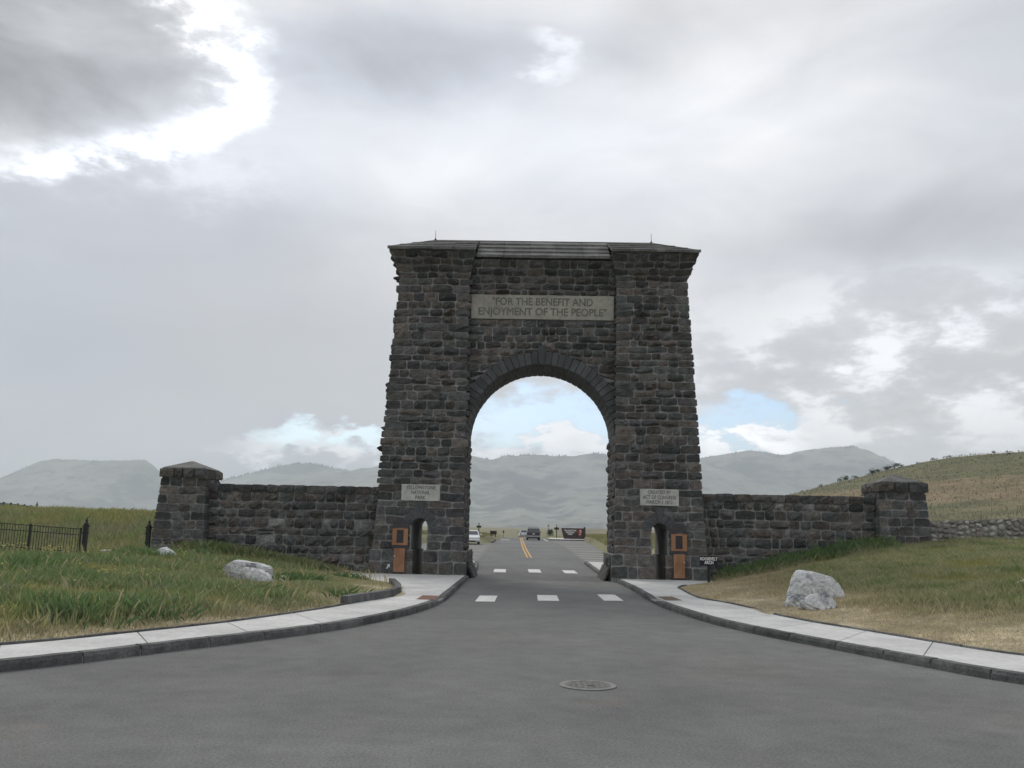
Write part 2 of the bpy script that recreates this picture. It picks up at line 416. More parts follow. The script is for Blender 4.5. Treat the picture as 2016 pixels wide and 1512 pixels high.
CP = np.array([
 (-34, -42, .2), (-22, -35.4, .2), (-13, -29, .17), (-8.2, -24.4, .13), (-6.2, -20.6, .13), (-4.9, -16, .14), (-4.5, -12.6, .20), (-4.6, -10, .22), (-5.6, -6.5, .16), (-7.0, -4.2, .15), (-8.2, -2, .17), (-8.2, .9, .2), (-9.6, .9, .36), (-12.4, .9, .58), (-16, -.2, .82), (-18.7, .6, .74), (-20.2, .6, .62), (-24, .6, .74), (-30, .6, .9),
 (-9.2, -9.5, .36), (-13, -8, .60), (-9.5, -16, .38), (-12, -22, .36), (-18, -12, .62), (-25, -15, .6), (-22, -27, .4), (-40, -20, .6), (-60, -10, .8),
 (-20, 8, .9), (-22, 15, 1.7), (-26, 25, 2.72), (-33, 27, 2.82), (-40, 28, 2.88), (-50, 30, 2.95), (-30, 8, 1.15), (-42, 8, 1.35), (-30, 48, 2.3), (-50, 50, 2.7), (-60, 70, 2.9), (-80, 90, 3.3), (-16, 20, 1.3), (-14, 34, 1.4), (-13, 52, 1.5), (-7.5, 64, 1.75), (-6.5, 76, 1.55), (-12, 84, 1.7), (-22, 62, 1.9), (-10, 5, .5), (-12, 12, .8),
 (7.9, -22.9, .13), (6.3, -18.8, .13), (5.3, -13, .14), (5.0, -8, .14), (5.6, -4.0, .14), (7.6, -.6, .17), (7.8, .9, .26), (10.5, .9, .85), (14.2, .9, 1.5), (17, .4, 1.95), (21, .4, 2.1), (26, .4, 2.25), (7, -14.5, .38), (11, -16, .82), (13, -13.5, 1.08), (18, -14, 1.55), (12, -22, .62), (20, -24, 1.2), (27, -15, 1.9), (14.5, -6, 1.35), (10, -6, .75), (34, -43, .2), (20, -34, .4), (40, -15, 2.3),
 (9, 20, 1.2), (12, 10, 1.7), (8.2, 40, 1.15), (9, 60, 1.5), (9.5, 82, 1.75), (12, 100, 1.95), (20, 12, 2.5), (30, 14, 3.2), (16, 60, 2.2), (40, 10, 3.4)], float)
def _phi(r2): return np.where(r2 > 1e-12, r2 * np.log(np.maximum(r2, 1e-12)) * .5, 0)
_n = len(CP); _K = _phi(((CP[:, None, :2] - CP[None, :, :2]) ** 2).sum(-1)) + np.eye(_n) * 2.0
_P = np.c_[np.ones(_n), CP[:, :2]]
_S = np.linalg.solve(np.block([[_K, _P], [_P.T, np.zeros((3, 3))]]), np.r_[CP[:, 2], 0, 0, 0])

def sstep(a, b, x):
    t = np.clip((np.asarray(x, float) - a) / (b - a), 0, 1); return t * t * (3 - 2 * t)

HX = [-40, 18, 30, 38, 43, 46.5, 50, 55, 60.5, 65, 70, 74.5, 79, 90, 110, 150, 220, 400]
HZ = [0, 0, 2.2, 4.8, 6.9, 8.2, 9.1, 10.7, 12.15, 13.7, 14.9, 16.1, 16.95, 18.2, 19.8, 22, 23, 20]
def hill_z(x, y):
    H = np.interp(x, HX, HZ)
    t = np.clip((y - 4) / 116.0, 0, 1)
    rise = t ** 1.05
    back = 1 - sstep(122, 260, y) * .9
    return H * rise * back

def terrain(x, y, paved=True):
    x = np.atleast_1d(np.asarray(x, float)); y = np.atleast_1d(np.asarray(y, float))
    r2 = (x[:, None] - CP[None, :, 0]) ** 2 + (y[:, None] - CP[None, :, 1]) ** 2
    z = _phi(r2) @ _S[:_n] + _S[_n] + _S[_n + 1] * x + _S[_n + 2] * y
    z = np.clip(z, -.2, 3.6)
    far = 1.0 + .0085 * np.maximum(0, y - 160) - 1.2 * sstep(100, 160, y) * (1 - sstep(300, 700, y))
    rr = np.hypot(x, (y - 20))
    w = sstep(75, 140, rr)
    z = z * (1 - w) + far * w
    z = z + hill_z(x, y)
    if paved:
        pv = paved_mask(x, y)
        zr = zroad(y) - .12
        z = np.where(pv, np.minimum(zr, z), z)
    return z

def lot_left(y): return np.interp(y, [4, 10, 13, 14, 56, 57, 58, 130], [-4.6, -4.6, -4.6, -11, -11, -5.0, -4.7, -5.2])
def lot_right(y): return np.interp(y, [4, 10, 16, 25, 38, 81, 96, 97, 130], [4.4, 4.4, 5.2, 5.6, 6.0, 7.5, 7.9, 2.6, 2.0])
def paved_mask(x, y):
    sl = np.argsort(IL[:, 1]); sr = np.argsort(IR[:, 1])
    xl = np.interp(y, IL[sl, 1], IL[sl, 0]); xr = np.interp(y, IR[sr, 1], IR[sr, 0])
    front = (y < .3) & (x > xl + .12) & (x < xr - .12)
    front |= (y < -44)
    mid = (y >= .3) & (y < 4) & (x > -7.3) & (x < 7.3)
    back = (y >= 4) & (y < 130) & (x > lot_left(y)) & (x < lot_right(y))
    return front | mid | back

def tz(x, y): return float(terrain([x], [y], False)[0])

# ground sheet: fine near the arch, coarse far away, out to the horizon
def graded(lo, hi, step, far, k=1.09):
    a = list(np.arange(lo, hi + 1e-6, step)); s = step; v = a[-1]
    while v < far: s *= k; v += s; a.append(v)
    s = step; v = a[0]
    while v > -far: s *= k; v -= s; a.insert(0, v)
    return np.array(a)
gx = graded(-27, 27, .45, 9000, 1.085); gy = graded(-30, 12, .45, 9000, 1.075)
GX, GY = np.meshgrid(gx, gy); fx, fy = GX.ravel(), GY.ravel()
gz = np.concatenate([terrain(fx[i:i + 20000], fy[i:i + 20000]) for i in range(0, len(fx), 20000)])
_b = np.array([mnoise.noise(Vector((x * .6, y * .6, 0))) for x, y in zip(fx, fy)])
gz = gz + np.where(paved_mask(fx, fy), 0, _b * .04)
nx_, ny_ = len(gx), len(gy)
idx = np.arange(nx_ * ny_).reshape(ny_, nx_)
gfaces = np.stack([idx[:-1, :-1], idx[:-1, 1:], idx[1:, 1:], idx[1:, :-1]], -1).reshape(-1, 4)

def edge_dist(x, y, side):
    L = (IL if side < 0 else IR)
    return np.sqrt(np.min((x[:, None] - L[None, :, 0]) ** 2 + (y[:, None] - L[None, :, 1]) ** 2, axis=1))
def ground_tint(x, y):
    """soil and dead thatch near the pavement, greener farther off"""
    dl = np.minimum(edge_dist(x, y, -1), edge_dist(x, y, 1))
    n = np.array([mnoise.noise(Vector((a * .25, b * .25, 3.3))) for a, b in zip(x, y)])
    dry = np.clip(sstep(3.6, .8, dl + n * 1.4), 0, 1)
    dry = np.where(x > 0, np.clip(sstep(5.0, 1.5, dl + n * 2.0), 0, 1), dry)
    green = np.array([.13, .138, .06]); tan = np.array([.33, .28, .185]); olive = np.array([.20, .195, .105])
    base = np.where((x > 3)[:, None], olive, green)
    far_ = sstep(25, 70, np.hypot(x, y))[:, None]
    base = base * (1 - far_) + np.array([.16, .15, .075]) * far_
    n2 = np.array([mnoise.fractal(Vector((a * .035 + b * .02, b * .012 - a * .012, 7.7)), .8, 2.0, 4) for a, b in zip(x, y)])
    hl = (sstep(10, 30, y) * sstep(14, 26, x))[:, None]
    hc = np.where((n2 > 0.0)[:, None], np.array([.185, .135, .072]), np.array([.10, .10, .042]))
    hb = sstep(-.25, .25, n2)[:, None]
    hc = np.array([.105, .105, .052]) * (1 - hb) + np.array([.18, .138, .08]) * hb
    base = base * (1 - hl) + hc * hl
    return base * (1 - dry[:, None]) + tan * dry[:, None]
gt = np.concatenate([ground_tint(fx[i:i + 20000], fy[i:i + 20000]) for i in range(0, len(fx), 20000)])
ground = part('ground', new_mesh('ground', np.c_[fx, fy, gz], gfaces, M['ground'], True, gt))
tag(ground, kind='structure')

# mountains --------------------------------------------------------------
def mountain(name, ridge, Y, foot, seed, back=900, xpad=500, amp=1.0):
    rx = [p[0] for p in ridge]; rz = [p[1] for p in ridge]
    x0, x1 = rx[0] - xpad, rx[-1] + xpad
    rx = [x0] + rx + [x1]; rz = [rz[0] * .72] + rz + [rz[-1] * .72]
    xs = np.linspace(x0, x1, 220); ts = np.concatenate([np.linspace(0, 1, 46), 1 + np.linspace(.1, 1, 8)])
    vs_ = []
    for t in ts:
        for x in xs:
            H = np.interp(x, rx, rz)
            crest = mnoise.fractal(Vector((x * .012, seed, 0)), .9, 2.1, 4) * 7 * amp
            if t <= 1:
                y = Y - foot * (1 - t)
                g = mnoise.fractal(Vector((x * .0024 + t * .35, t * .9, seed)), .8, 2.0, 5)
                rg = abs(mnoise.noise(Vector((x * .0042 + g * .35 + t * .25, t * .12, seed + 9))))
                prof = t ** 1.75 * .82 + t * .18
                z = (H + crest) * prof - rg * 75 * amp * math.sin(math.pi * min(t, 1)) * .9 + g * 12 * amp * math.sin(math.pi * t)
            else:
                y = Y + back * (t - 1); z = (H + crest) * (1 - .8 * (t - 1))
            vs_.append((x, y, z - 4 * (1 - min(t, 1))))
    n = len(xs); ix = np.arange(len(vs_)).reshape(-1, n)
    fs = np.stack([ix[:-1, :-1], ix[:-1, 1:], ix[1:, 1:], ix[1:, :-1]], -1).reshape(-1, 4)
    o = part(name, new_mesh(name, vs_, fs, M['mount'], True)); tag(o, kind='structure'); return o
mountain('hills_left', [(-3700, 120), (-3400, 190), (-3146, 254), (-3031, 317), (-2915, 373), (-2824, 383), (-2548, 380), (-2289, 391), (-2241, 362), (-2175, 303), (-2020, 240), (-1850, 150), (-1700, 90)], 5000, 1500, 1.0, xpad=250)
mountain('hills_middle', [(-2300, 190), (-2120, 250), (-1988, 308), (-1727, 379), (-1596, 415), (-1431, 430), (-1330, 412), (-1162, 376), (-963, 378), (-700, 372), (-500, 360)], 5500, 1700, 2.0, xpad=300)
mountain('hills_centre', [(-900, 330), (-600, 360), (-305, 402), (-210, 392), (-116, 407), (19, 421), (127, 417), (235, 416), (343, 433), (410, 425), (600, 420), (900, 400)], 4500, 2300, 3.0)
mountain('hills_right', [(500, 390), (780, 420), (967, 446), (1139, 478), (1239, 495), (1423, 472), (1595, 508), (1824, 531), (1936, 500), (2046, 446), (2143, 412), (2400, 330), (2700, 260)], 4800, 1900, 4.0, xpad=350)

# ================================================================== roads, kerbs, pavements
def strip_mesh(ys, xl, xr, zf, ncol):
    vs_ = []
    for y, a, b in zip(ys, xl, xr):
        for k in range(ncol + 1):
            x = a + (b - a) * k / ncol
            vs_.append((x, y, zf(x, y)))
    ix = np.arange(len(vs_)).reshape(len(ys), ncol + 1)
    return vs_, np.stack([ix[:-1, :-1], ix[:-1, 1:], ix[1:, 1:], ix[1:, :-1]], -1).reshape(-1, 4)

_yl = np.argsort(KL[:, 1]); _yr = np.argsort(KR[:, 1])
ys = np.concatenate([np.linspace(-90, -46.5, 10), np.linspace(-46, .2, 80)])
vs1, fs1 = strip_mesh(ys, np.where(ys < -44, -80, np.interp(ys, KL[_yl, 1], KL[_yl, 0]) - .1), np.where(ys < -44, 80, np.interp(ys, KR[_yr, 1], KR[_yr, 0]) + .1), lambda x, y: 0.0, 24)
ys2 = np.concatenate([np.linspace(.2, 16, 20)[1:], np.linspace(17, 170, 90)])
RLX = lambda y: np.interp(y, [0, 7, 14, 21, 38, 60, 82, 100, 130, 180], [-3.05, -3.1, -3.45, -3.55, -3.85, -4.3, -4.6, -4.25, -4.7, -8.0])
RRX = lambda y: np.interp(y, [0, 7, 16, 36, 62, 95, 130, 180], [3.1, 3.08, 3.0, 3.0, 2.75, 2.26, 1.0, -3.0])
vs2, fs2 = strip_mesh(ys2, RLX(ys2) - .12, RRX(ys2) + .12, lambda x, y: float(zroad(y)), 10)
n1 = len(vs1)
# stitch: the first row of the second strip is welded on by a thin connecting band
va, fa = strip_mesh(np.array([.2, ys2[0]]), np.array([KL[-1, 0] - .1, RLX(ys2[0]) - .12]), np.array([KR[-1, 0] + .1, RRX(ys2[0]) + .12]), lambda x, y: float(zroad(y)), 10)
allv = list(vs1) + list(va) + list(vs2)
allf = [tuple(f) for f in fs1] + [tuple(int(i) + n1 for i in f) for f in fa] + [tuple(int(i) + n1 + len(va) for i in f) for f in fs2]
road = part('road', new_mesh('road', allv, allf, M['asphalt'], True)); tag(road, kind='structure')
# side parking strips
for nm, fa_, fb_, y0, y1 in (('parking_left', lambda y: lot_left(y) - .1, lambda y: RLX(y) - .12, 14.5, 56.5), ('parking_right', lambda y: RRX(y) + .12, lambda y: lot_right(y) + .1, 16.3, 84)):
    yy = np.linspace(y0, y1, 50)
    v_, f_ = strip_mesh(yy, fa_(yy), fb_(yy), lambda x, y: float(zroad(y)) + .004, 6)
    o = part(nm, new_mesh(nm, v_, f_, M['asphalt2'], True)); tag(o, kind='structure')
    if nm == 'parking_left': lot_l = o
    else: lot_r = o

def paint_quad(name, corners, m, parent, lift=.006, nseg=1):
    """corners: near-left, near-right, far-right, far-left (x, y)"""
    a, b, c_, d = [np.array(p, float) for p in corners]; vs_ = []; fs = []
    for k in range(nseg + 1):
        t = k / nseg
        for p in (a + (d - a) * t, b + (c_ - b) * t): vs_.append((p[0], p[1], float(zroad(p[1])) + lift))
    for k in range(nseg): fs.append((2 * k, 2 * k + 1, 2 * k + 3, 2 * k + 2))
    return part(name, new_mesh(name, vs_, fs, m), parent)

for x0, x1, y0, y1 in ((-1.96, -1.40, -12.35, -9.95), (-.15, .49, -11.5, -9.1), (1.86, 2.46, -10.9, -8.2)):
    paint_quad('crosswalk_bar', [(x0, y0), (x1, y0 + .08), (x1, y1 + .08), (x0, y1)], M['paint'], road)
for x0, x1, y0, y1 in ((-2.24, -1.62, 6.0, 9.0), (-.46, .18, 6.5, 9.5), (1.36, 2.02, 6.4, 9.2)):
    paint_quad('crosswalk_bar', [(x0 + .06, y0), (x1 + .06, y0), (x1, y1), (x0, y1)], M['paint'], road, nseg=3)
_yl2 = np.array([22.5, 35, 47.2, 70, 92, 110]); _xc = np.array([-.36, -.66, -.92, -1.2, -1.52, -2.0])
for off in (-.125, .125):
    v_ = []; f_ = []
    for k, (y, x) in enumerate(zip(np.linspace(22.5, 108, 30), np.interp(np.linspace(22.5, 108, 30), _yl2, _xc))):
        v_ += [(x + off - .055, y, float(zroad(y)) + .008), (x + off + .055, y, float(zroad(y)) + .008)]
        if k: f_.append((2 * k - 2, 2 * k - 1, 2 * k + 1, 2 * k))
    part('centre_line', new_mesh('centre_line', v_, f_, M['yellow']), road)
paint_quad('stop_bar', [(-4.2, 79), (-3.0, 79), (-3.0, 81.5), (-4.2, 81.5)], M['paint'], road)
paint_quad('edge_line', [(2.02, 76), (2.17, 76), (1.9, 92), (1.75, 92)], M['paint'], road, nseg=5)
for y in (17.5, 21.0, 26.4, 33.2, 38.5, 44.5):
    x1 = float(RLX(y)) - .2
    paint_quad('parking_line', [(-9.5, y), (x1 - .2, y), (x1 - .2, y + .24), (-9.5, y + .24)], M['paint'], lot_l, .012)
for y in (19.9, 23.2, 27.0, 31.3, 36.5, 42.5, 49.0):
    x0 = float(RRX(y)) + .3
    paint_quad('parking_line', [(x0, y + .5), (x0 + 2.6, y - .8), (x0 + 2.6, y - .56), (x0, y + .74)], M['paint'], lot_r, .012)

# pavements made of concrete slabs --------------------------------------
def arc_param(P):
    return np.r_[0, np.cumsum(np.hypot(*np.diff(P, axis=0).T))]
def at_param(P, L, s): return np.array([np.interp(s, L, P[:, 0]), np.interp(s, L, P[:, 1])])

def pavement(name, K, I, sgn):
    """K kerb foot line, I grass edge line, same number of points; slabs between stations"""
    bed = []
    n = len(K)
    o = thing_struct(name)
    # slabs: kerb back edge is .17 m behind the foot
    T = np.gradient(K, axis=0); T /= np.linalg.norm(T, axis=1)[:, None]
    Nn = np.c_[-T[:, 1], T[:, 0]] * (1 if sgn < 0 else -1)
    B = K + Nn * .17
    stops = list(range(0, n, 8))
    stops = sorted(set(stops + [i for i in range(4, n, 8) if np.hypot(*(K[min(i + 4, n - 1)] - K[i - 4])) > 2.9]))
    if stops[-1] != n - 1: stops.append(n - 1)
    for a, b in zip(stops[:-1], stops[1:]):
        g = .013
        vs_ = []; m = b - a
        cols = 1
        for k in range(m + 1):
            i = a + k
            sh = 0.0
            p, q = B[i].copy(), I[i].copy()
            t1 = T[i]
            if k == 0: p += t1 * g; q += t1 * g
            if k == m: p -= t1 * g; q -= t1 * g
            if sgn < 0: p, q = q, p
            vs_ += [(p[0], p[1], .148), (q[0], q[1], .148)]
        nv = len(vs_)
        vs_ += [(x, y, .02) for x, y, z in vs_]
        fs = []
        for k in range(m):
            fs.append((2 * k, 2 * k + 1, 2 * k + 3, 2 * k + 2))
            fs.append((2 * k + 1, 2 * k + 1 + nv, 2 * k + 3 + nv, 2 * k + 3)); fs.append((2 * k, 2 * k + 2, 2 * k + 2 + nv, 2 * k + nv))
        fs += [(0, nv, nv + 1, 1), (2 * m, 2 * m + 1, nv + 2 * m + 1, nv + 2 * m)]
        v = rng.uniform(.95, 1.05)
        part('slab', new_mesh('slab', vs_, fs, M['concrete'], tint=(.54 * v, .54 * v, .525 * v)), o)
    # bed under the joints
    vs_ = []
    for i in range(n):
        p, q = (I[i], B[i]) if sgn < 0 else (B[i], I[i])
        vs_ += [(p[0], p[1], .125), (q[0], q[1], .125)]
    fs = [(2 * k, 2 * k + 1, 2 * k + 3, 2 * k + 2) for k in range(n - 1)]
    part('joint_bed', new_mesh('joint_bed', vs_, fs, M['mortar']), o)
    return o

def thing_struct(name, loc=(0, 0, 0)):
    o = bpy.data.objects.new(name, None); COL.objects.link(o); o.location = loc; o['kind'] = 'structure'; return o

def kerb_run(parent, K, sgn, h=.145, w=.16, length=1.25, name='kerb_stone', zf=None, gap=.030, start=0.0, end=None, ramp=None):
    L = arc_param(K); s = start; end = end or L[-1]
    while s < end - .2:
        l = length * rng.uniform(.75, 1.3); e = min(s + l, end)
        m = 4; vs_ = []
        jit = [rng.uniform(-.010, .010) for _ in range(8)]
        for k in range(m + 1):
            ss = s + gap / 2 + (e - s - gap) * k / m
            p = at_param(K, L, ss); q = at_param(K, L, min(ss + .05, L[-1])); r_ = at_param(K, L, max(ss - .05, 0))
            t = (q - r_); t = t / (np.hypot(*t) + 1e-9); nrm = np.array([-t[1], t[0]]) * (1 if sgn < 0 else -1)
            z0 = (zf(p[0], p[1]) if zf else 0.0)
            hh = h * (ramp(p) if ramp else 1.0) + rng.uniform(-.006, .006)
            f0 = p + nrm * rng.uniform(-.014, -.002); f1 = p + nrm * (.012 + rng.uniform(-.005, .005)); b1 = p + nrm * w
            vs_ += [(f0[0], f0[1], z0 - .05), (f0[0], f0[1], z0 + hh * .62), (f1[0], f1[1], z0 + hh), (b1[0], b1[1], z0 + hh + .004), (b1[0], b1[1], z0 - .05)]
        fs = []
        for k in range(m):
            for j in range(4):
                a, b = k * 5 + j, k * 5 + j + 1
                fs.append((a, b, b + 5, a + 5) if sgn < 0 else (a, a + 5, b + 5, b))
        fs += [tuple(range(4, -1, -1)) if sgn < 0 else tuple(range(5)), tuple(m * 5 + j for j in (range(5) if sgn < 0 else range(4, -1, -1)))]
        v = rng.uniform(.7, 1.25); c_ = (.105 * v, .106 * v, .104 * v)
        part(name, new_mesh(name, vs_, fs, M['kerb'], tint=c_), parent)
        s = e

walk_l = pavement('sidewalk_left', KL, IL, -1)
walk_r = pavement('sidewalk_right', KR, IR, 1)
kerb_l = thing_struct('kerb_left'); kerb_r = thing_struct('kerb_right')
kerb_run(kerb_l, KL, -1, ramp=lambda p: 1 - .55 * math.exp(-((p[1] + 12.9) / .9) ** 2))
kerb_run(kerb_r, KR, 1, ramp=lambda p: 1 - .55 * math.exp(-((p[1] + 11.3) / .9) ** 2))
for K_, sgn, par in ((KL, -1, kerb_l), (KR, 1, kerb_r)):      # pale joint mortar shows between kerb stones
    T = np.gradient(K_, axis=0); T /= np.linalg.norm(T, axis=1)[:, None]; Nn = np.c_[-T[:, 1], T[:, 0]] * (1 if sgn < 0 else -1)
    a = K_ + Nn * .006; b = K_ + Nn * .15; vs_ = []
    for i in range(len(K_)): vs_ += [(a[i, 0], a[i, 1], -.02), (a[i, 0], a[i, 1], .085), (b[i, 0], b[i, 1], .085)]
    fs = []
    for k in range(len(K_) - 1):
        for j in range(2): fs.append((3 * k + j, 3 * k + j + 1, 3 * k + j + 4, 3 * k + j + 3))
    part('joint_mortar', new_mesh('joint_mortar', vs_, fs, M['mortar']), par)
# raised stone edging round the tip of the left bed, low edging on the right
edge_l = thing_struct('bed_edging_left'); edge_r = thing_struct('bed_edging_right')
iL = IL[(IL[:, 1] > -16.2) & (IL[:, 1] < -7.2)]
kerb_run(edge_l, iL, -1, h=.34, w=.2, length=1.5, name='edging_stone')
kerb_run(edge_l, IL[(IL[:, 1] < -16.2) & (IL[:, 1] > -30)], -1, h=.18, w=.06, length=1.6, name='edging_stone')
kerb_run(edge_r, IR[(IR[:, 1] > -30) & (IR[:, 1] < -4.0)], 1, h=.18, w=.06, length=1.6, name='edging_stone')
def flat_pad(name, pts, m, parent, z=.153):
    n = len(pts); vs_ = [(x, y, z) for x, y in pts]
    return part(name, new_mesh(name, vs_, [tuple(range(n))], m), parent)
flat_pad('tactile_pad', [(-3.44, -14.0), (-2.98, -14.0), (-2.98, -12.55), (-3.46, -12.45)], M['pad_l'], walk_l)
flat_pad('tactile_pad', [(3.49, -12.3), (4.0, -12.15), (3.96, -10.6), (3.48, -10.75)], M['pad_r'], walk_r)
# pavement under and behind the arch, and the far kerbed islands
def slab_patch(parent, poly, h=.148, name='slab'):
    n = len(poly); zz = [float(zroad(p[1])) + h for p in poly]
    vs_ = [(p[0], p[1], z) for p, z in zip(poly, zz)] + [(p[0], p[1], z - h) for p, z in zip(poly, zz)]
    fs = [tuple(range(n))] + [(i, i + n, (i + 1) % n + n, (i + 1) % n) for i in range(n)]
    v = rng.uniform(.95, 1.05)
    return part(name, new_mesh(name, vs_, fs, M['concrete'], tint=(.54 * v, .54 * v, .525 * v)), parent)
walk_b = thing_struct('sidewalk_behind_arch')
slab_patch(walk_b, [(-7.4, 4.1), (-3.25, 4.1), (-3.25, 7.9), (-7.4, 7.9)]); slab_patch(walk_b, [(-7.4, 8.0), (-3.3, 8.0), (-3.6, 13.6), (-7.4, 13.6)])
slab_patch(walk_b, [(3.25, 4.1), (7.4, 4.1), (7.4, 9.9), (3.25, 9.9)]); slab_patch(walk_b, [(3.25, 10.0), (7.4, 10.0), (5.2, 15.9), (3.2, 15.9)])
slab_patch(walk_b, [(2.75, 84.4), (5.2, 84.2), (5.2, 94.4), (2.55, 94.6)]); slab_patch(walk_b, [(5.25, 84.2), (8.0, 84.0), (8.0, 94.2), (5.25, 94.4)])
slab_patch(walk_b, [(-5.6, 60), (-4.5, 60.4), (-5.0, 80), (-6.0, 79)])
kb = thing_struct('kerb_behind_arch')
zk = lambda x, y: float(zroad(y))
kerb_run(kb, np.array([(-3.08, 4.2), (-3.1, 8), (-3.4, 13.8)]), -1, zf=zk, length=1.6)
kerb_run(kb, np.array([(3.08, 4.2), (3.06, 9), (3.0, 15.9)]), 1, zf=zk, length=1.6)
kerb_run(kb, np.array([(2.5, 84.1), (8.1, 83.6)]), -1, zf=zk, length=1.6, h=.16)
kerb_run(kb, np.array([(-11, 57.2), (-5.2, 57.6), (-4.35, 60.5), (-4.75, 80)]), -1, zf=zk, length=2.2, h=.16)

# manhole cover
mh = thing('manhole_cover', 'round cast iron manhole cover with a pale worn rim in the asphalt', 'manhole cover', (.345, -25.82, 0))
b_ = MB(); b_.lathe([(.30, .001), (.37, .001), (.375, .010), (.365, .014), (.305, .014), (.30, .008)], n=40); b_.build('rim', M['castrim'], mh, smooth=False)
b_ = MB(); b_.lathe([(.296, .002), (.296, .010), (.285, .0125), (.0, .0125)], n=40)
for i in range(-3, 4):
    for j in range(-3, 4):
        if math.hypot(i, j) < 3.2: b_.box((i * .075, j * .075, .0132), (.04, .04, .003))
b_.box((.03, -.08, .017), (.08, .02, .008)); b_.build('lid', M['castiron'], mh)

# ================================================================== masonry
def stone_geo(quad, P, bulge, gap=.045, ext=(0, 0), back=.07, nu=4, nv=3, rnd=None, rough=1.0, corner=.026, wob=.045):
    """quad = bl, br, tr, tl in (u, v); P(u, v, d) -> xyz"""
    rr = rnd or rng
    (a, b, c_, d) = [list(p) for p in quad]
    g = gap / 2
    def gg(): return g * rr.uniform(.5, 1.5)
    e0, e1 = ext
    a[0] += gg() if not e0 else -e0; d[0] += gg() if not e0 else -e0
    b[0] -= gg() if not e1 else -e1; c_[0] -= gg() if not e1 else -e1
    for p in (a, b): p[1] += gg()
    for p in (c_, d): p[1] -= gg()
    for k, p in enumerate((a, b, c_, d)):
        if not ((k in (0, 3) and e0) or (k in (1, 2) and e1)): p[0] += rr.uniform(-.012, .012)
        p[1] += rr.uniform(-.010, .010)
    vs_ = []
    cxo = rr.uniform(-.15, .15); cyo = rr.uniform(-.12, .2)
    for j in range(nv + 1):
        for i in range(nu + 1):
            s, t = i / nu, j / nv
            border = i in (0, nu) or j in (0, nv)
            if not border: s += rr.uniform(-.07, .07); t += rr.uniform(-.08, .08)
            elif 0 < i < nu: t += rr.uniform(-.03, .03); s += rr.uniform(-.03, .03)
            elif 0 < j < nv: t += rr.uniform(-.03, .03)
            u = (a[0] * (1 - s) + b[0] * s) * (1 - t) + (d[0] * (1 - s) + c_[0] * s) * t
            v = (a[1] * (1 - s) + b[1] * s) * (1 - t) + (d[1] * (1 - s) + c_[1] * s) * t
            cnr = (i in (0, nu)) and (j in (0, nv))
            if cnr:
                if not ((i == 0 and e0) or (i == nu and e1)): u += corner * (1 if i == 0 else -1) * rr.uniform(.2, 1.2)
                v += corner * .8 * (1 if j == 0 else -1) * rr.uniform(.2, 1.2)
            if border: dd_ = .012 + rr.uniform(0, .014) + bulge * (.30 if not cnr else .06) * rr.uniform(.0, 1.3)
            else:
                q = 1 - .30 * (abs(2 * s - 1 - cxo)) - .22 * abs(2 * t - 1 - cyo)
                dd_ = bulge * (q + rr.uniform(-.38, .38) * rough)
            vs_.append((u, v, max(dd_, .004)))
    ring = [i for i in range(nu + 1)] + [(j + 1) * (nu + 1) - 1 for j in range(1, nv + 1)] + [nv * (nu + 1) + i for i in range(nu - 1, -1, -1)] + [j * (nu + 1) for j in range(nv - 1, 0, -1)]
    n0 = len(vs_)
    for r_ in ring:
        u, v, d_ = vs_[r_]; vs_.append((u, v, -back))
    fs = []
    for j in range(nv):
        for i in range(nu):
            p = j * (nu + 1) + i
            fs.append((p, p + 1, p + nu + 2, p + nu + 1))
    m = len(ring)
    for k in range(m): fs.append((ring[k], n0 + k, n0 + (k + 1) % m, ring[(k + 1) % m]))
    if wob: vs_ = [(u, v + wob * mnoise.noise(Vector((u * 1.25, v * .8, 4.2))) + wob * .5 * mnoise.noise(Vector((u * 3.1, v * 1.7, 9.1))), d_) for u, v, d_ in vs_]
    return [P(*q) for q in vs_], fs

TINTS = [(.100, .095, .088), (.088, .092, .088), (.110, .096, .086), (.078, .082, .080), (.118, .104, .092), (.092, .088, .090), (.104, .100, .092), (.070, .074, .074)]
def tint_of(rr, pale=0.0):
    c_ = rr.choice(TINTS); v = rr.uniform(.60, 1.38)
    if rr.random() < pale: c_ = (.19, .19, .185); v = rr.uniform(.8, 1.2)
    return tuple(x * v for x in c_)

class Wall:
    """stones of one thing, kept with their kind and face area"""
    def __init__(s, flip=False): s.items = []
    def add(s, kind, geo, tint, flip=False):
        vs_, fs = geo
        if flip: fs = [tuple(reversed(f)) for f in fs]
        A = np.array(vs_); ext = A.max(0) - A.min(0); e = np.sort(ext)
        s.items.append((kind, float(e[2] * e[1]), vs_, fs, tint))
    def emit(s, parent, origin, limit=300, mats=None):
        org = np.array(origin); kinds = {}
        for it in s.items: kinds.setdefault(it[0], []).append(it)
        for k, L in kinds.items():
            L.sort(key=lambda t: -t[1] if t[1] < 9 else 0)
            m = (mats or {}).get(k, M['stone'])
            for it in L[:limit]:
                A = np.array(it[2]) - org; c_ = A.mean(0)
                part(k, new_mesh(k, A - c_, it[3], m, tint=it[4]), parent, tuple(c_))
            rest = L[limit:]
            if rest:
                V_ = []; F_ = []; T_ = []
                for it in rest:
                    n = len(V_); V_ += [tuple(np.array(p) - org) for p in it[2]]; F_ += [tuple(i + n for i in f) for f in it[3]]; T_ += [it[4]] * len(it[2])
                o = part('smaller_' + k + 's', new_mesh('smaller_' + k + 's', V_, F_, m, tint=np.array(T_)), parent); o['kind'] = 'stuff'

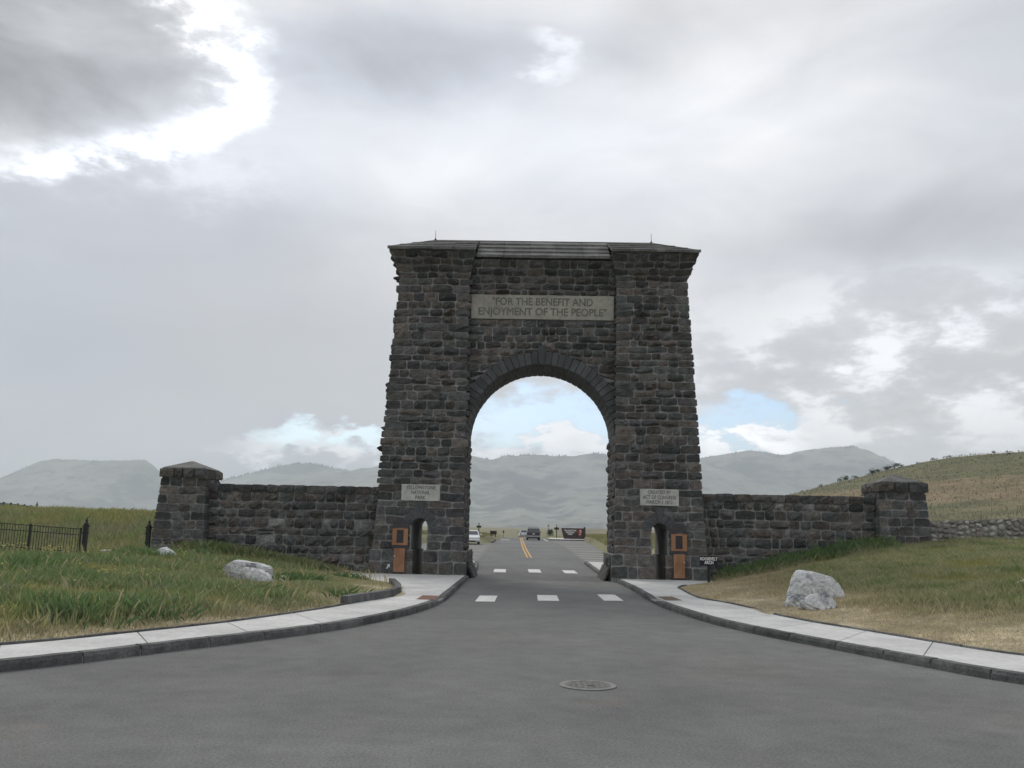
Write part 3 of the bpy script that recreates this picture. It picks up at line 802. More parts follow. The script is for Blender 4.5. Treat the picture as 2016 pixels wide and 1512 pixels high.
def fill_row(W, P, v0, v1, a, b, rr, wmean=.62, bulge=(.05, .13), quoin=(0, 0), qback=.3, kind='stone', flip=False, pale=0.0, gap=.05, split=.02, qkind='quoin', qext=(.02, .06), edge=(0, 0)):
    """one course between slanted ends a=(bottom, top) and b=(bottom, top)"""
    w = max(min(b) - max(a), .0) + .5 * (abs(a[0] - a[1]) + abs(b[0] - b[1]))
    if w < .12: return
    n = max(1, int(round(w / (wmean * rr.uniform(.85, 1.15)))))
    cuts = np.cumsum([rr.uniform(.55, 1.5) for _ in range(n)]); cuts = np.r_[0, cuts / cuts[-1]]
    for k in range(n):
        s0, s1 = cuts[k], cuts[k + 1]
        lo_, hi_ = max(a), min(b)
        L0 = a if k == 0 else (lo_ + (hi_ - lo_) * s0,) * 2
        L1 = b if k == n - 1 else (lo_ + (hi_ - lo_) * s1,) * 2
        quad = [(L0[0], v0), (L1[0], v0), (L1[1], v1), (L0[1], v1)]
        q0 = quoin[0] and k == 0; q1 = quoin[1] and k == n - 1
        ext = (rr.uniform(*qext) if q0 else 0, rr.uniform(*qext) if q1 else 0)
        bl = rr.uniform(*bulge) * (.45 if (q0 or q1) else 1) * (1.7 if rr.random() < .12 else (.5 if rr.random() < .25 else 1))
        kd = qkind if (q0 or q1) else kind
        if not (q0 or q1) and rr.random() < split and (v1 - v0) > .3:
            vm = v0 + (v1 - v0) * rr.uniform(.4, .6)
            for va, vb in ((v0, vm), (vm, v1)):
                qq = [(quad[0][0], va), (quad[1][0], va), (quad[2][0], vb), (quad[3][0], vb)]
                W.add(kd, stone_geo(qq, P, bl * .8, gap, rnd=rr), tint_of(rr, pale), flip)
            continue
        W.add(kd, stone_geo(quad, P, bl, gap, ext, qback if (q0 or q1) else .07, rnd=rr), tint_of(rr, pale), flip)

def courses(z0, z1, rr, h=.345):
    n = max(1, int(round((z1 - z0) / h))); c_ = np.cumsum([rr.uniform(.8, 1.22) for _ in range(n)])
    return np.r_[z0, z0 + (z1 - z0) * c_ / c_[-1]]

# ---- the arch -------------------------------------------------------------
ARCH = thing('stone_arch', 'tall dark basalt archway with twin towers spanning the road', 'arch', (0, 0, 0))
ZP = 1.16                       # top of plinth
ZC = 13.42                      # foot of the corbelled cornice
ZT = 14.52                      # top of masonry, under the roof slabs
YB = 3.85                       # back of the towers
xo = lambda z: float(np.interp(z, [0, ZP, 4.5, 7.5, 9.8, 12.2, ZC, 13.75, 14.1, ZT], [7.24, 7.20, 7.0, 6.86, 6.73, 6.60, 6.54, 6.62, 6.80, 6.98]))
xi = lambda z: float(np.interp(z, [0, ZP, 6.2, 12.0, ZC, ZT], [3.30, 3.30, 3.34, 3.38, 3.38, 3.10]))
yf = lambda z: float(np.interp(z, [0, ZP, ZC, 13.75, 14.1, ZT], [0, 0, .22, .12, -.18, -.52]))
YC = .55                        # face of the middle wall
ycw = lambda z: float(np.interp(z, [0, 13.0, 13.6, 14.30], [YC, YC, .38, -.02]))
DX, DR, DZ0, DRO = 5.20, .34, 2.20, .80     # side passages: centre, half width, spring, outer ring radius
PZ0, PZ1, PX0, PX1 = 3.26, 3.98, 4.36, 6.03  # side plaques
OR, OZ0, ORO = 3.30, 6.22, 3.90              # main arch: radius, spring, outer ring radius

core = MB()
def ring4(s, z, x0, x1, y0, y1): 
    p = [(s * x0, y0, z), (s * x1, y0, z), (s * x1, y1, z), (s * x0, y1, z)]
    return p
for s in (-1, 1):
    # plinth and door zone: two piers and a head
    zl = [0, ZP, 2.20, 2.62]
    core.loft([ring4(s, z, xi(z), DX - DR, yf(z), YB) for z in zl[1:]]); core.loft([ring4(s, z, DX + DR, xo(z), yf(z), YB) for z in zl[1:]])
    core.loft([ring4(s, z, xi(z) - .16, DX - .25, -.10, YB + .08) for z in (-.1, ZP)]); core.loft([ring4(s, z, DX + .25, xo(z) + .08, -.10, YB + .08) for z in (-.1, ZP)])
    arc = [(s * (DX + DR * math.cos(a)), DZ0 + DR * math.sin(a)) for a in np.linspace(math.pi, 0, 15)]
    core.prism([(s * (DX - DR), 2.62)] + arc + [(s * (DX + DR), 2.62)], .02, YB)
    zl = [2.62, 4.5, 7.5, 9.8, 12.2, ZC, 13.75, 14.1, ZT]
    core.loft([ring4(s, z, xi(z), xo(z), yf(z), YB - .02 * z + (0 if z < ZC else .5 * (z - ZC))) for z in zl])
arc = [(3.335 * math.cos(a), OZ0 + 3.335 * math.sin(a)) for a in np.linspace(math.pi, 0, 61)]
core.prism([(-3.5, 13.0), (-3.5, OZ0)] + arc + [(3.5, OZ0), (3.5, 13.0)], YC, 3.37)
core.loft([[(-3.3, ycw(z), z), (3.3, ycw(z), z), (3.3, 3.4, z), (-3.3, 3.4, z)] for z in (13.0, 13.6, 14.30)])
core.build('core', M['mortar'], ARCH)

AW = Wall()
for s in (-1, 1):
    rr = random.Random(101 + s)
    P = lambda u, v, d, s=s: (s * u, yf(v) - d, v)
    fl = s < 0
    # plinth: larger, flatter dressed blocks
    Pp = lambda u, v, d, s=s: (s * u, -.10 - d, v)
    for v0, v1 in ((.0, .14), (.15, .66), (.66, ZP)):
        if v0 == 0: continue
        fill_row(AW, Pp, v0, v1, (xi(v0) - .16, xi(v1) - .16), (DX - .25, DX - .25), rr, .62, (.02, .05), (1, 1), .55, 'plinth_block', fl, qkind='plinth_block', qext=(.01, .03), split=0)
        fill_row(AW, Pp, v0, v1, (DX + .25, DX + .25), (xo(v0) + .08, xo(v1) + .08), rr, .72, (.02, .05), (1, 1), .55, 'plinth_block', fl, qkind='plinth_block', qext=(.01, .03), split=0)
    # shaft
    def front_rows(vz, h, **kw):
        for v0, v1 in zip(vz[:-1], vz[1:]):
            iv = [((xi(v0), xi(v1)), (xo(v0), xo(v1)))]; ends = [(1, 1)]
            vm = (v0 + v1) / 2
            def cut(lo, hi):
                nonlocal iv, ends
                o_iv = []; o_e = []
                for (a, b), e in zip(iv, ends):
                    if lo[0] > a[0] + .1 and lo[0] < b[0]: o_iv.append((a, lo)); o_e.append((e[0], 0))
                    if hi[0] < b[0] - .1 and hi[0] > a[0]: o_iv.append((hi, b)); o_e.append((0, e[1]))
                iv, ends = o_iv, o_e
            if v1 <= DZ0 + .02:
                cut((DX - DR - .02,) * 2, (DX + DR + .02,) * 2)
            elif v0 < DZ0 + DRO - .03:
                f_ = lambda v: math.sqrt(max(DRO ** 2 - max(v - DZ0, 0) ** 2, .02)) + .01
                cut((DX - f_(v0), DX - f_(v1)), (DX + f_(v0), DX + f_(v1)))
            elif vm > PZ0 and vm < PZ1:
                cut((PX0 - .01,) * 2, (PX1 + .01,) * 2)
            for (a, b), e in zip(iv, ends):
                fill_row(AW, P, v0, v1, a, b, rr, quoin=e, flip=fl, **kw)
    lower = np.r_[courses(ZP, DZ0, rr, .36), courses(DZ0, 3.0, rr, .36)[1:], [PZ0], courses(PZ0, PZ1, rr, .36)[1:]]
    front_rows(lower, .36, bulge=(.02, .07), wmean=.66, qext=(.01, .05))
    qx = (.015, .16) if s < 0 else (.01, .09)
    front_rows(courses(PZ1, ZC, rr, .355), .355, bulge=(.07, .24), wmean=.64, qext=qx)
    front_rows(courses(ZC, ZT, rr, .28), .28, bulge=(.08, .20), wmean=.60, kind='corbel_stone', qkind='corbel_stone', qext=(.01, .04), split=0)
    # passage ring
    n = 7; angs = np.linspace(math.pi * .985, math.pi * .015, n + 1)
    for k in range(n):
        a0, a1 = angs[k], angs[k + 1]
        key = k == n // 2
        ro = DRO + (.24 if key else rr.uniform(-.06, .02)); ri = DR
        quad = [(a1, ri), (a0, ri), (a0, ro), (a1, ro)]
        Pr = lambda u, v, d, s=s: (s * (DX + v * math.cos(u)), .0 - d - .01, DZ0 + v * math.sin(u))
        quad = [(a0 - .02, ri), (a1 + .02, ri), (a1 + .012, ro), (a0 - .012, ro)]
        geo = stone_geo([(q[0], q[1]) for q in quad], Pr, .035, .0, rnd=rr, back=.4, corner=.004, wob=0)
        AW.add('voussoir', geo, tuple(.95 * x for x in (.082, .086, .090)), not fl)
    # inner returns and jambs (facing the roadway), outer flanks
    Pj = lambda u, v, d, s=s: (s * (xi(v) - d), u, v)
    zz = courses(ZP, OZ0 + .1, rr, .345)
    for v0, v1 in zip(zz[:-1], zz[1:]):
        fill_row(AW, Pj, v0, v1, (yf(v0) + .34,) * 2, (YB - .1,) * 2, rr, .62, (.03, .11), flip=not fl, kind='jamb_stone', qkind='jamb_stone')
    zz = courses(OZ0 + .1, ZC, rr, .345)
    Pu = lambda u, v, d, s=s: (s * (xi(v) - d), u, v)
    Pplj = lambda u, v, d, s=s: (s * (3.14 - d - .42 * max(0, .75 - v)), u, v)
    for v0, v1 in ((.0, .62), (.62, ZP)):
        fill_row(AW, Pplj, v0, v1, (.45,) * 2, (YB,) * 2, rr, .85, (.03, .07), flip=not fl, kind='plinth_block', qkind='plinth_block', split=0)
    Po = lambda u, v, d, s=s: (s * (xo(v) + d), u, v)
    for v0, v1 in zip(*(lambda q: (q[:-1], q[1:]))(np.r_[courses(ZP, ZC, rr, .345), courses(ZC, ZT, rr, .28)[1:]])):
        fill_row(AW, Po, v0, v1, (yf(v0) + .34,) * 2, (YB - .2,) * 2, rr, .62, (.07, .22 if s < 0 else .15), flip=fl, kind='flank_stone', qkind='flank_stone')
# middle wall
rr = random.Random(55)
P = lambda u, v, d: (u, ycw(v) - d, v)
zz = np.r_[courses(OZ0, 9.9, rr, .345), courses(9.9, 11.60, rr, .335)[1:], courses(11.60, 12.78, rr, .36)[1:], courses(12.78, 13.30, rr, .26)[1:], courses(13.30, 14.30, rr, .29)[1:]]
for v0, v1 in zip(zz[:-1], zz[1:]):
    vm = (v0 + v1) / 2
    xe = 3.40
    kd = 'corbel_stone' if v0 >= 13.29 else 'stone'
    bg = (.09, .22)
    fo = lambda v: math.sqrt(max(ORO ** 2 - (v - OZ0) ** 2, 0))
    if v0 < OZ0 + ORO:
        x0t = max(fo(v1), .16)
        if x0t < xe - .1:
            for sg in (-1, 1):
                w = xe - x0t; n = max(1, int(round(w / (.6 * rr.uniform(.85, 1.15)))))
                cuts = np.cumsum([rr.uniform(.65, 1.35) for _ in range(n)]); cuts = x0t + w * np.r_[0, cuts / cuts[-1]]
                zr_ = lambda x: max(v0, OZ0 + math.sqrt(max((ORO - .02) ** 2 - x * x, 0))) if x < ORO else v0
                for xa_, xb_ in zip(cuts[:-1], cuts[1:]):
                    za_, zb_ = min(zr_(xa_), v1 - .07), min(zr_(xb_), v1 - .05)
                    quad = [(xa_, za_), (xb_, zb_), (xb_, v1), (xa_, v1)]
                    if sg < 0: quad = [(-xb_, zb_), (-xa_, za_), (-xa_, v1), (-xb_, v1)]
                    sm = min(1.0, (v1 - (za_ + zb_) / 2) / (v1 - v0) + .1)
                    AW.add(kd, stone_geo(quad, P, rr.uniform(*bg) * sm, .044, rnd=rr, corner=.03 * sm), tint_of(rr))
    elif 11.59 < vm < 12.79:
        fill_row(AW, P, v0, v1, (-3.40, -3.40), (-3.28, -3.28), rr, .6, (.03, .08), kind=kd)
        fill_row(AW, P, v0, v1, (3.28, 3.28), (3.40, 3.40), rr, .6, (.03, .08), kind=kd)
    else:
        fill_row(AW, P, v0, v1, (-xe, -xe), (xe, xe), rr, .62, bg, kind=kd, qkind=kd)
# main ring of dressed voussoirs and the vault behind it
nv_ = 37; angs = np.linspace(math.pi, 0, nv_ + 1)
for k in range(nv_):
    a0, a1 = angs[k], angs[k + 1]; am = (a0 + a1) / 2
    key = k == nv_ // 2
    g = .0045
    ro = ORO + (.28 if key else rr.uniform(-.02, .02))
    vv = rr.uniform(.8, 1.2); tn = tuple(x * vv for x in (.074, .079, .080))
    pr = .10 + (.05 if key else rr.uniform(0, .015))
    def wedge(r0, r1, y0, y1, bev=.012):
        vs_ = []
        for y, i in ((y0, bev), (y0 + bev, 0), (y1, 0)):
            for a, r_ in ((a0 - g, r0), (a1 + g, r0), (a1 + g, r1), (a0 - g, r1)):
                aa = a + (-1 if a > am else 1) * i / max(r_, 1); r2 = r_ + (i if r_ == r0 else -i)
                vs_.append((r2 * math.cos(aa), y, OZ0 + r2 * math.sin(aa)))
        fs = [(0, 1, 2, 3)]
        for q in (0, 4):
            fs += [(q + i, q + 4 + i, q + 4 + (i + 1) % 4, q + (i + 1) % 4) for i in range(4)]
        return vs_, fs
    AW.add('voussoir', wedge(OR + rr.uniform(0, .01), ro, YC - pr, YC + .5), tn)
    y = YC + .512
    while y < 3.3:
        y2 = min(y + rr.uniform(.8, 1.1), 3.37)
        if y2 > 3.1: y2 = 3.37
        AW.add('vault_stone', wedge(OR + rr.uniform(0, .012), OR + .2, y, y2 - .012, .008), (lambda q: (.082 * q, .085 * q, .085 * q))(rr.uniform(.85, 1.15)))
        y = y2
AW.emit(ARCH, (0, 0, 0), 300, {'voussoir': M['dressed'], 'vault_stone': M['dressed'], 'plinth_block': M['stone']})

# roof of stone slabs ----------------------------------------------------
RZ, RY, RX = 15.84, 1.85, 5.2
def roof_rows(x0, x1, ye, ze, nrow, nx, hipL=False, hipR=False):
    """front slope between eave (ye, ze) and ridge; stepped courses of slabs"""
    for r_ in range(nrow):
        t0, t1 = r_ / nrow, (r_ + 1) / nrow
        ya, yb2 = ye + (RY - ye) * t0, ye + (RY - ye) * t1 + .06
        za, zb = ze + (RZ - ze) * t0, ze + (RZ - ze) * t1
        for k in range(nx):
            xa0, xb0 = x0 + (x1 - x0) * k / nx, x0 + (x1 - x0) * (k + 1) / nx
            def hx(x, t):
                if hipL and x < -RX: return -RX + (x + RX) * (1 - t)
                if hipR and x > RX: return RX + (x - RX) * (1 - t)
                return x
            xs_ = [hx(xa0, t0) + .006, hx(xb0, t0) - .006, hx(xb0, t1) - .006, hx(xa0, t1) + .006]
            if xs_[2] - xs_[3] < .05: continue
            th = .13 + rng.uniform(-.015, .02); j = rng.uniform(-.02, .02)
            vs_ = [(xs_[0], ya + j, za - th + .06), (xs_[1], ya + j, za - th + .06), (xs_[2], yb2, zb - th + .05), (xs_[3], yb2, zb - th + .05),
                   (xs_[0], ya + j, za + .06), (xs_[1], ya + j, za + .06), (xs_[2], yb2, zb + .02), (xs_[3], yb2, zb + .02)]
            fs = [(0, 3, 2, 1), (4, 5, 6, 7), (0, 1, 5, 4), (1, 2, 6, 5), (2, 3, 7, 6), (3, 0, 4, 7)]
            v = rng.uniform(.8, 1.2)
            part('roof_slab', new_mesh('roof_slab', vs_, fs, M['roof'], tint=(.125 * v, .125 * v, .118 * v)), ARCH)
roof_rows(-7.06, -3.06, -.72, 14.60, 4, 4, hipL=True)
roof_rows(3.06, 7.06, -.72, 14.60, 4, 4, hipR=True)
roof_rows(-3.05, 3.05, -.22, 14.40, 4, 5)
rb = MB()
for s in (-1, 1):     # hip ends and back slope as one rough shell
    rb.add([(s * 7.06, -.66, 14.66), (s * 7.06, 4.5, 14.66), (s * RX, RY, RZ + .02), (s * 6.9, -.6, 14.5), (s * 6.9, 4.4, 14.5)], [(0, 1, 2), (0, 3, 4, 1)])
rb.add([(-7.06, 4.5, 14.66), (7.06, 4.5, 14.66), (RX, RY, RZ + .02), (-RX, RY, RZ + .02)], [(0, 1, 2, 3)])
for s in (-1, 1): rb.box((s * 5.05, 1.9, 14.56), (3.9, 4.95, .10))
rb.build('roof_shell', M['roof'], ARCH, tint=(.15, .15, .14))
for s in (-1, 1):
    b_ = MB(); b_.lathe([(.05, 0), (.05, .04), (.014, .07), (.010, .40), (.003, .50)], n=6); b_.build('lightning_rod', M['iron'], ARCH, (s * 5.2, RY, RZ + .02))

# inscriptions -----------------------------------------------------------
def plaque(cx_, z0, z1, hw, y, lines, size, spacing, m):
    b_ = MB(); b_.box((0, 0, 0), (2 * hw, .16, z1 - z0))
    p = b_.build('plaque', m, ARCH, (cx_, y + .08, (z0 + z1) / 2), bevel=.012)
    for k, (t, w) in enumerate(lines):
        text_mesh('lettering', t, size, M['letter'], p, (0, -.0825, spacing * ((len(lines) - 1) / 2 - k)), depth=.003, width=w, bold=size * .022)
    return p
plaque(0, 11.62, 12.76, 3.265, .43, [('"FOR THE BENEFIT AND', 4.6), ('ENJOYMENT OF THE PEOPLE"', 5.85)], .50, .475, M['plaque'])
plaque(-5.195, 3.27, 3.98, .835, -.09, [('YELLOWSTONE', 1.28), ('NATIONAL', .80), ('PARK', .45)], .225, .215, M['plaque2'])
plaque(5.195, 3.27, 3.98, .835, -.09, [('CREATED BY', 1.0), ('ACT OF CONGRESS', 1.42), ('MARCH 1 1872', 1.12)], .22, .212, M['plaque2'])

# passage doors folded back against the wall ------------------------------
for s in (-1, 1):
    xc = s * 5.99
    lf = MB()
    prof = [(-.25, 0), (.25, 0), (.25, 1.06), (.35, 1.10), (.35, 1.98)] + [(.35 * math.cos(a), 1.98 + .36 * math.sin(a)) for a in np.linspace(0.1, math.pi - .1, 11)] + [(-.35, 1.98), (-.35, 1.10), (-.25, 1.06)]
    lf.prism(prof, 0, .06)
    d_ = lf.build('door', M['doorframe'], ARCH, (xc, -.215, .17))
    for k in range(4):      # lower boards
        b_ = MB(); b_.box((-.18 + .12 * k, -.012, .555), (.117, .03, 1.0)); b_.build('board', M['wood'], d_, bevel=.004)
    for cx_, w_ in ((-.245, .19), (.245, .19)):
        b_ = MB(); b_.box((cx_, -.012, 1.545), (w_, .03, .71)); b_.build('stile', M['wood'], d_, bevel=.004)
    for zz_ in (1.235, 1.875):
        b_ = MB(); b_.box((0, -.011, zz_), (.296, .028, .09)); b_.build('rail', M['wood'], d_, bevel=.004)
    b_ = MB(); b_.box((0, .0, 1.555), (.29, .02, .54))
    for k in range(7): b_.box((0, -.015, 1.33 + .075 * k), (.28, .012, .018))
    for k in (-1, 0, 1): b_.box((.09 * k, -.018, 1.555), (.016, .012, .54))
    b_.build('grille', M['doorframe'], d_)
    b_ = MB(); b_.lathe([(.012, 0), (.012, -.05), (.03, -.055), (.034, -.075), (.02, -.09)], n=10, axis='y'); b_.build('handle', M['brass'], d_, (s * .20 if s > 0 else -.20, -.02, .72))
# white arrow mark on the plinth left of the door
b_ = MB(); b_.add([(0, 0, 0), (.05, 0, -.02), (.12, 0, .08), (.16, 0, .04), (.17, 0, .20), (.03, 0, .17), (.07, 0, .12)], [(0, 1, 2, 6), (2, 3, 4), (2, 4, 5, 6)])
b_.build('chalk_mark', M['paint'], ARCH, (-6.55, -.172, .36))

# ---- wing walls and end pillars -----------------------------------------
def core_box(name, parent, org, x0, x1, y0, y1, z0, z1, taper=0):
    b_ = MB(); b_.loft([[(x0 - org[0], y0 - org[1], z0 - org[2]), (x1 - org[0], y0 - org[1], z0 - org[2]), (x1 - org[0], y1 - org[1], z0 - org[2]), (x0 - org[0], y1 - org[1], z0 - org[2])],
                        [(x0 + taper - org[0], y0 + taper - org[1], z1 - org[2]), (x1 - taper - org[0], y0 + taper - org[1], z1 - org[2]), (x1 - taper - org[0], y1 - taper - org[1], z1 - org[2]), (x0 + taper - org[0], y1 - taper - org[1], z1 - org[2])]])
    return b_.build(name, M['mortar'], parent)
def wing(s, lab, z0):
    rr = random.Random(200 + s)
    xa, xb = 7.0, 14.9
    org = (s * 11, .9, 0)
    t = thing('wing_wall', lab, 'wall', org, group='wing walls beside the arch')
    core_box('core', t, org, min(s * xa, s * xb), max(s * xa, s * xb), .92, 1.75, z0 - .4, 3.80)
    W = Wall(); fl = s < 0
    P = lambda u, v, d: (s * u, .92 - d, v)
    zz = courses(z0 - .2, 3.56, rr, .375)
    for v0, v1 in zip(zz[:-1], zz[1:]):
        fill_row(W, P, v0, v1, (xa, xa), (xb, xb), rr, .58, (.06, .19), flip=fl, pale=.03)
    # coping course
    x = xa
    while x < xb - .1:
        w = rr.uniform(.5, .85); x2 = min(x + w, xb)
        if xb - x2 < .3: x2 = xb
        Pc = lambda u, v, d: (s * u, .84 - d, v)
        W.add('coping_stone', stone_geo([(x, 3.55), (x2, 3.55), (x2, 3.90), (x, 3.90)], Pc, rr.uniform(.05, .11), .03, rnd=rr, back=.95, wob=.012), tint_of(rr), fl)
        x = x2
    Pb = lambda u, v, d: (s * u, 1.75 + d, v)
    for v0, v1 in zip(zz[:-1], zz[1:]):
        fill_row(W, Pb, v0, v1, (xa, xa), (xb, xb), rr, .8, (.05, .12), flip=not fl, kind='rear_stone', qkind='rear_stone')
    W.emit(t, org, 300)
    return t
wing(-1, 'dark stone wing wall left of the arch with grass along its foot', .3)
wing(1, 'dark stone wing wall right of the arch running into the rising slope', .4)

def pillar(s, lab, z0):
    rr = random.Random(300 + s)
    cx_ = s * 15.87; org = (cx_, 1.3, 0)
    t = thing('end_pillar', lab, 'pillar', org, group='end pillars of the wing walls')
    hw = lambda z: float(np.interp(z, [.7, 4.1], [1.17, .98]))
    yfp = lambda z: float(np.interp(z, [.7, 4.1], [.30, .45])); ybp = lambda z: 2.3 - (yfp(z) - .3)
    b_ = MB(); b_.loft([[(-hw(z), yfp(z) - 1.3, z), (hw(z), yfp(z) - 1.3, z), (hw(z), ybp(z) - 1.3, z), (-hw(z), ybp(z) - 1.3, z)] for z in (z0 - .5, 4.1)]); b_.build('core', M['mortar'], t)
    W = Wall()
    zz = courses(z0 - .3, 4.08, rr, .375)
    Pf = lambda u, v, d: (cx_ + u, yfp(v) - d, v)
    for v0, v1 in zip(zz[:-1], zz[1:]):
        fill_row(W, Pf, v0, v1, (-hw(v0), -hw(v1)), (hw(v0), hw(v1)), rr, .55, (.03, .09), (1, 1), .32, flip=False, pale=.02, split=.02, qext=(.01, .045))
    for q in (-1, 1):
        Ps = lambda u, v, d: (cx_ + q * (hw(v) + d), u, v)
        for v0, v1 in zip(zz[:-1], zz[1:]):
            fill_row(W, Ps, v0, v1, (yfp(v0) + .34,) * 2, (ybp(v0),) * 2, rr, .6, (.03, .1), flip=(q < 0), kind='flank_stone', qkind='flank_stone')
    # cap course of big rounded blocks
    Pc = lambda u, v, d: (cx_ + u, .32 - d, v)
    fill_row(W, Pc, 4.08, 4.52, (-1.02, -1.02), (1.02, 1.02), rr, .62, (.08, .13), (1, 1), .6, kind='cap_stone', qkind='cap_stone', qext=(.03, .08), split=0)
    for q in (-1, 1):
        Ps = lambda u, v, d: (cx_ + q * (1.03 + d), u, v)
        fill_row(W, Ps, 4.08, 4.52, (.9, .9), (2.35, 2.35), rr, .7, (.06, .12), flip=(q < 0), kind='cap_stone', qkind='cap_stone', split=0)
    W.emit(t, org, 300)
    b_ = MB(); b_.box((0, .0, 4.30), (1.90, 1.80, .42)); b_.loft([[(-.98, -.96, 4.505), (.98, -.96, 4.505), (.98, .96, 4.505), (-.98, .96, 4.505)], [(-.92, -.9, 4.56), (.92, -.9, 4.56), (.92, .9, 4.56), (-.92, .9, 4.56)], [(-.05, -.05, 4.90), (.05, -.05, 4.90), (.05, .05, 4.90), (-.05, .05, 4.90)]])
    b_.build('cap', M['roof'], t, tint=(.12, .12, .115))
    return t
pillar(-1, 'dark stone pillar with a pyramid cap at the left end of the walls', .75)
pillar(1, 'dark stone pillar with a low cap on the grassy slope, right end of the walls', 1.7)

# ================================================================== low cobble wall on the right
CW = thing('cobble_wall', 'low wall of rounded grey cobbles running right from the end pillar', 'wall', (20.5, .6, 2.1))
rr = random.Random(41)
ctop = lambda x: float(np.interp(x, [16.8, 21, 26], [2.83, 3.06, 3.25])); cbot = lambda x: tz(x, .4) - .15
b_ = MB(); b_.loft([[(x - 20.5, -.16, cbot(x) - 2.1), (x - 20.5, .42, cbot(x) - 2.1), (x - 20.5, .42, ctop(x) - 2.13), (x - 20.5, -.16, ctop(x) - 2.13)] for x in np.linspace(16.85, 25.9, 12)])
b_.build('core', M['mortar'], CW)
variants = []
for k in range(18):
    bm = bmesh.new(); bmesh.ops.create_icosphere(bm, subdivisions=1, radius=1.0)
    for v in bm.verts: v.co *= rr.uniform(.78, 1.05)
    vs_ = [tuple(v.co) for v in bm.verts]; fs = [tuple(v.index for v in f.verts) for f in bm.faces]; bm.free()
    c_ = rr.choice([(.26, .24, .21), (.30, .285, .26), (.19, .175, .155), (.36, .345, .31), (.24, .21, .18), (.46, .45, .42)])
    variants.append(new_mesh('cobble', vs_, fs, M['cobble'], True, c_))
x = 16.95
while x < 25.7:
    w = rr.uniform(.20, .42); z = cbot(x) + .1
    while z < ctop(x) - .05:
        h = rr.uniform(.16, .32)
        if z + h > ctop(x) + .03: h = max(.10, ctop(x) + .01 - z)
        o = part('cobble', rr.choice(variants), CW, (x + w / 2 - 20.5 + rr.uniform(-.04, .04), -.15, z + h / 2 - 2.1), (rr.uniform(-.3, .3), rr.uniform(-.5, .5), rr.uniform(-.3, .3)))
        o.scale = (w * .54, rr.uniform(.09, .15), h * .56)
        z += h * .95
    x += w * .93
b_ = MB()
b_.loft([[(x - 20.5, -.19, ctop(x) - 2.14), (x - 20.5, .45, ctop(x) - 2.14), (x - 20.5, .45, ctop(x) - 2.08), (x - 20.5, -.19, ctop(x) - 2.08)] for x in np.linspace(16.85, 25.9, 12)])
b_.build('coping', M['concrete'], CW, tint=(.26, .25, .22))

# ================================================================== boulders
def boulder(name, label, loc, size, seed, m, rz=0.0, planes=12, group=None, shape=None, sub=4, cat='boulder'):
    rr = random.Random(seed)
    bm = bmesh.new(); bmesh.ops.create_icosphere(bm, subdivisions=sub, radius=1.0)
    pl = []
    for _ in range(planes):
        d = Vector((rr.gauss(0, 1), rr.gauss(0, 1), rr.gauss(.2, .8))).normalized(); pl.append((d, rr.uniform(.56, .84)))
    for v in bm.verts:
        c_ = v.co.copy()
        for d, k in pl:
            e = c_.dot(d) - k
            if e > 0: c_ -= d * e
        c_ *= 1.15 + .07 * mnoise.noise(c_ * 1.6 + Vector((seed, 0, 0))) + .045 * mnoise.noise(c_ * 4.5 + Vector((0, seed, 0))) + .03 * mnoise.noise(c_ * 12)
        if shape: c_ = Vector(shape(c_))
        v.co = Vector((c_.x * size[0] / 2, c_.y * size[1] / 2, (c_.z + .45) * size[2] / 1.45))
    me = bpy.data.meshes.new(name); bm.to_mesh(me); bm.free()
    me.materials.append(m)
    o = part(name, me, None, loc, (0, 0, rz)); tag(o, label, cat, group); return o
def hull_boulder(label, loc, pts, seed, m, rz=0.0, cuts=5, name='boulder', cat='boulder', amp=1.0):
    """angular rock: hull of corner points, subdivided, roughened"""
    bm = bmesh.new()
    for p in pts: bm.verts.new(p)
    bmesh.ops.convex_hull(bm, input=list(bm.verts))
    loose = [v for v in bm.verts if not v.link_faces]
    bmesh.ops.delete(bm, geom=loose, context='VERTS')
    bmesh.ops.bevel(bm, geom=list(bm.edges), offset=.045, segments=2, affect='EDGES', clamp_overlap=True)
    bmesh.ops.triangulate(bm, faces=list(bm.faces))
    for _ in range(3):
        long_ = [e_ for e_ in bm.edges if e_.calc_length() > .09]
        if long_: bmesh.ops.subdivide_edges(bm, edges=long_, cuts=1); bmesh.ops.triangulate(bm, faces=list(bm.faces))
    bm.normal_update(); sv = Vector((seed * 3.1, seed * 1.7, seed))
    for v in bm.verts:
        n = v.normal; k = mnoise.fractal(v.co * 2.6 + sv, .8, 2.1, 5)
        cr = abs(mnoise.noise(v.co * 3.4 + sv * 2))
        v.co += n * (k * .045 - max(0, .10 - cr) * .35) * amp
    me = bpy.data.meshes.new(name); bm.to_mesh(me); bm.free(); me.materials.append(m)
    o = part(name, me, None, loc, (0, 0, rz)); tag(o, label, cat); return o
hull_boulder('long pale grey boulder lying behind a smaller one in the left grass', (-9.40, -9.9, tz(-9.4, -9.9) - .12),
    [(-.78, -.2, 0), (-.74, .3, 0), (-.70, -.32, .45), (-.60, .3, .56), (-.42, -.38, .66), (-.2, .3, .70), (.1, -.36, .62), (.74, -.30, .46), (.80, .25, .48), (.78, -.28, .0), (.8, .3, 0), (0, -.45, 0), (0, .45, 0)], 3, M['rock'], .12)
hull_boulder('rounded grey boulder in front of the long one in the left grass', (-8.66, -11.45, tz(-8.66, -11.45) - .04),
    [(-.58, -.1, 0), (-.5, -.25, .30), (-.3, -.30, .43), (.05, -.28, .44), (.40, -.28, .34), (.58, -.15, .18), (.58, .2, 0), (-.3, .25, .44), (.3, .3, .38), (-.5, .3, .1), (0, -.40, 0), (.5, -.3, 0)], 8, M['rock'], -.15)
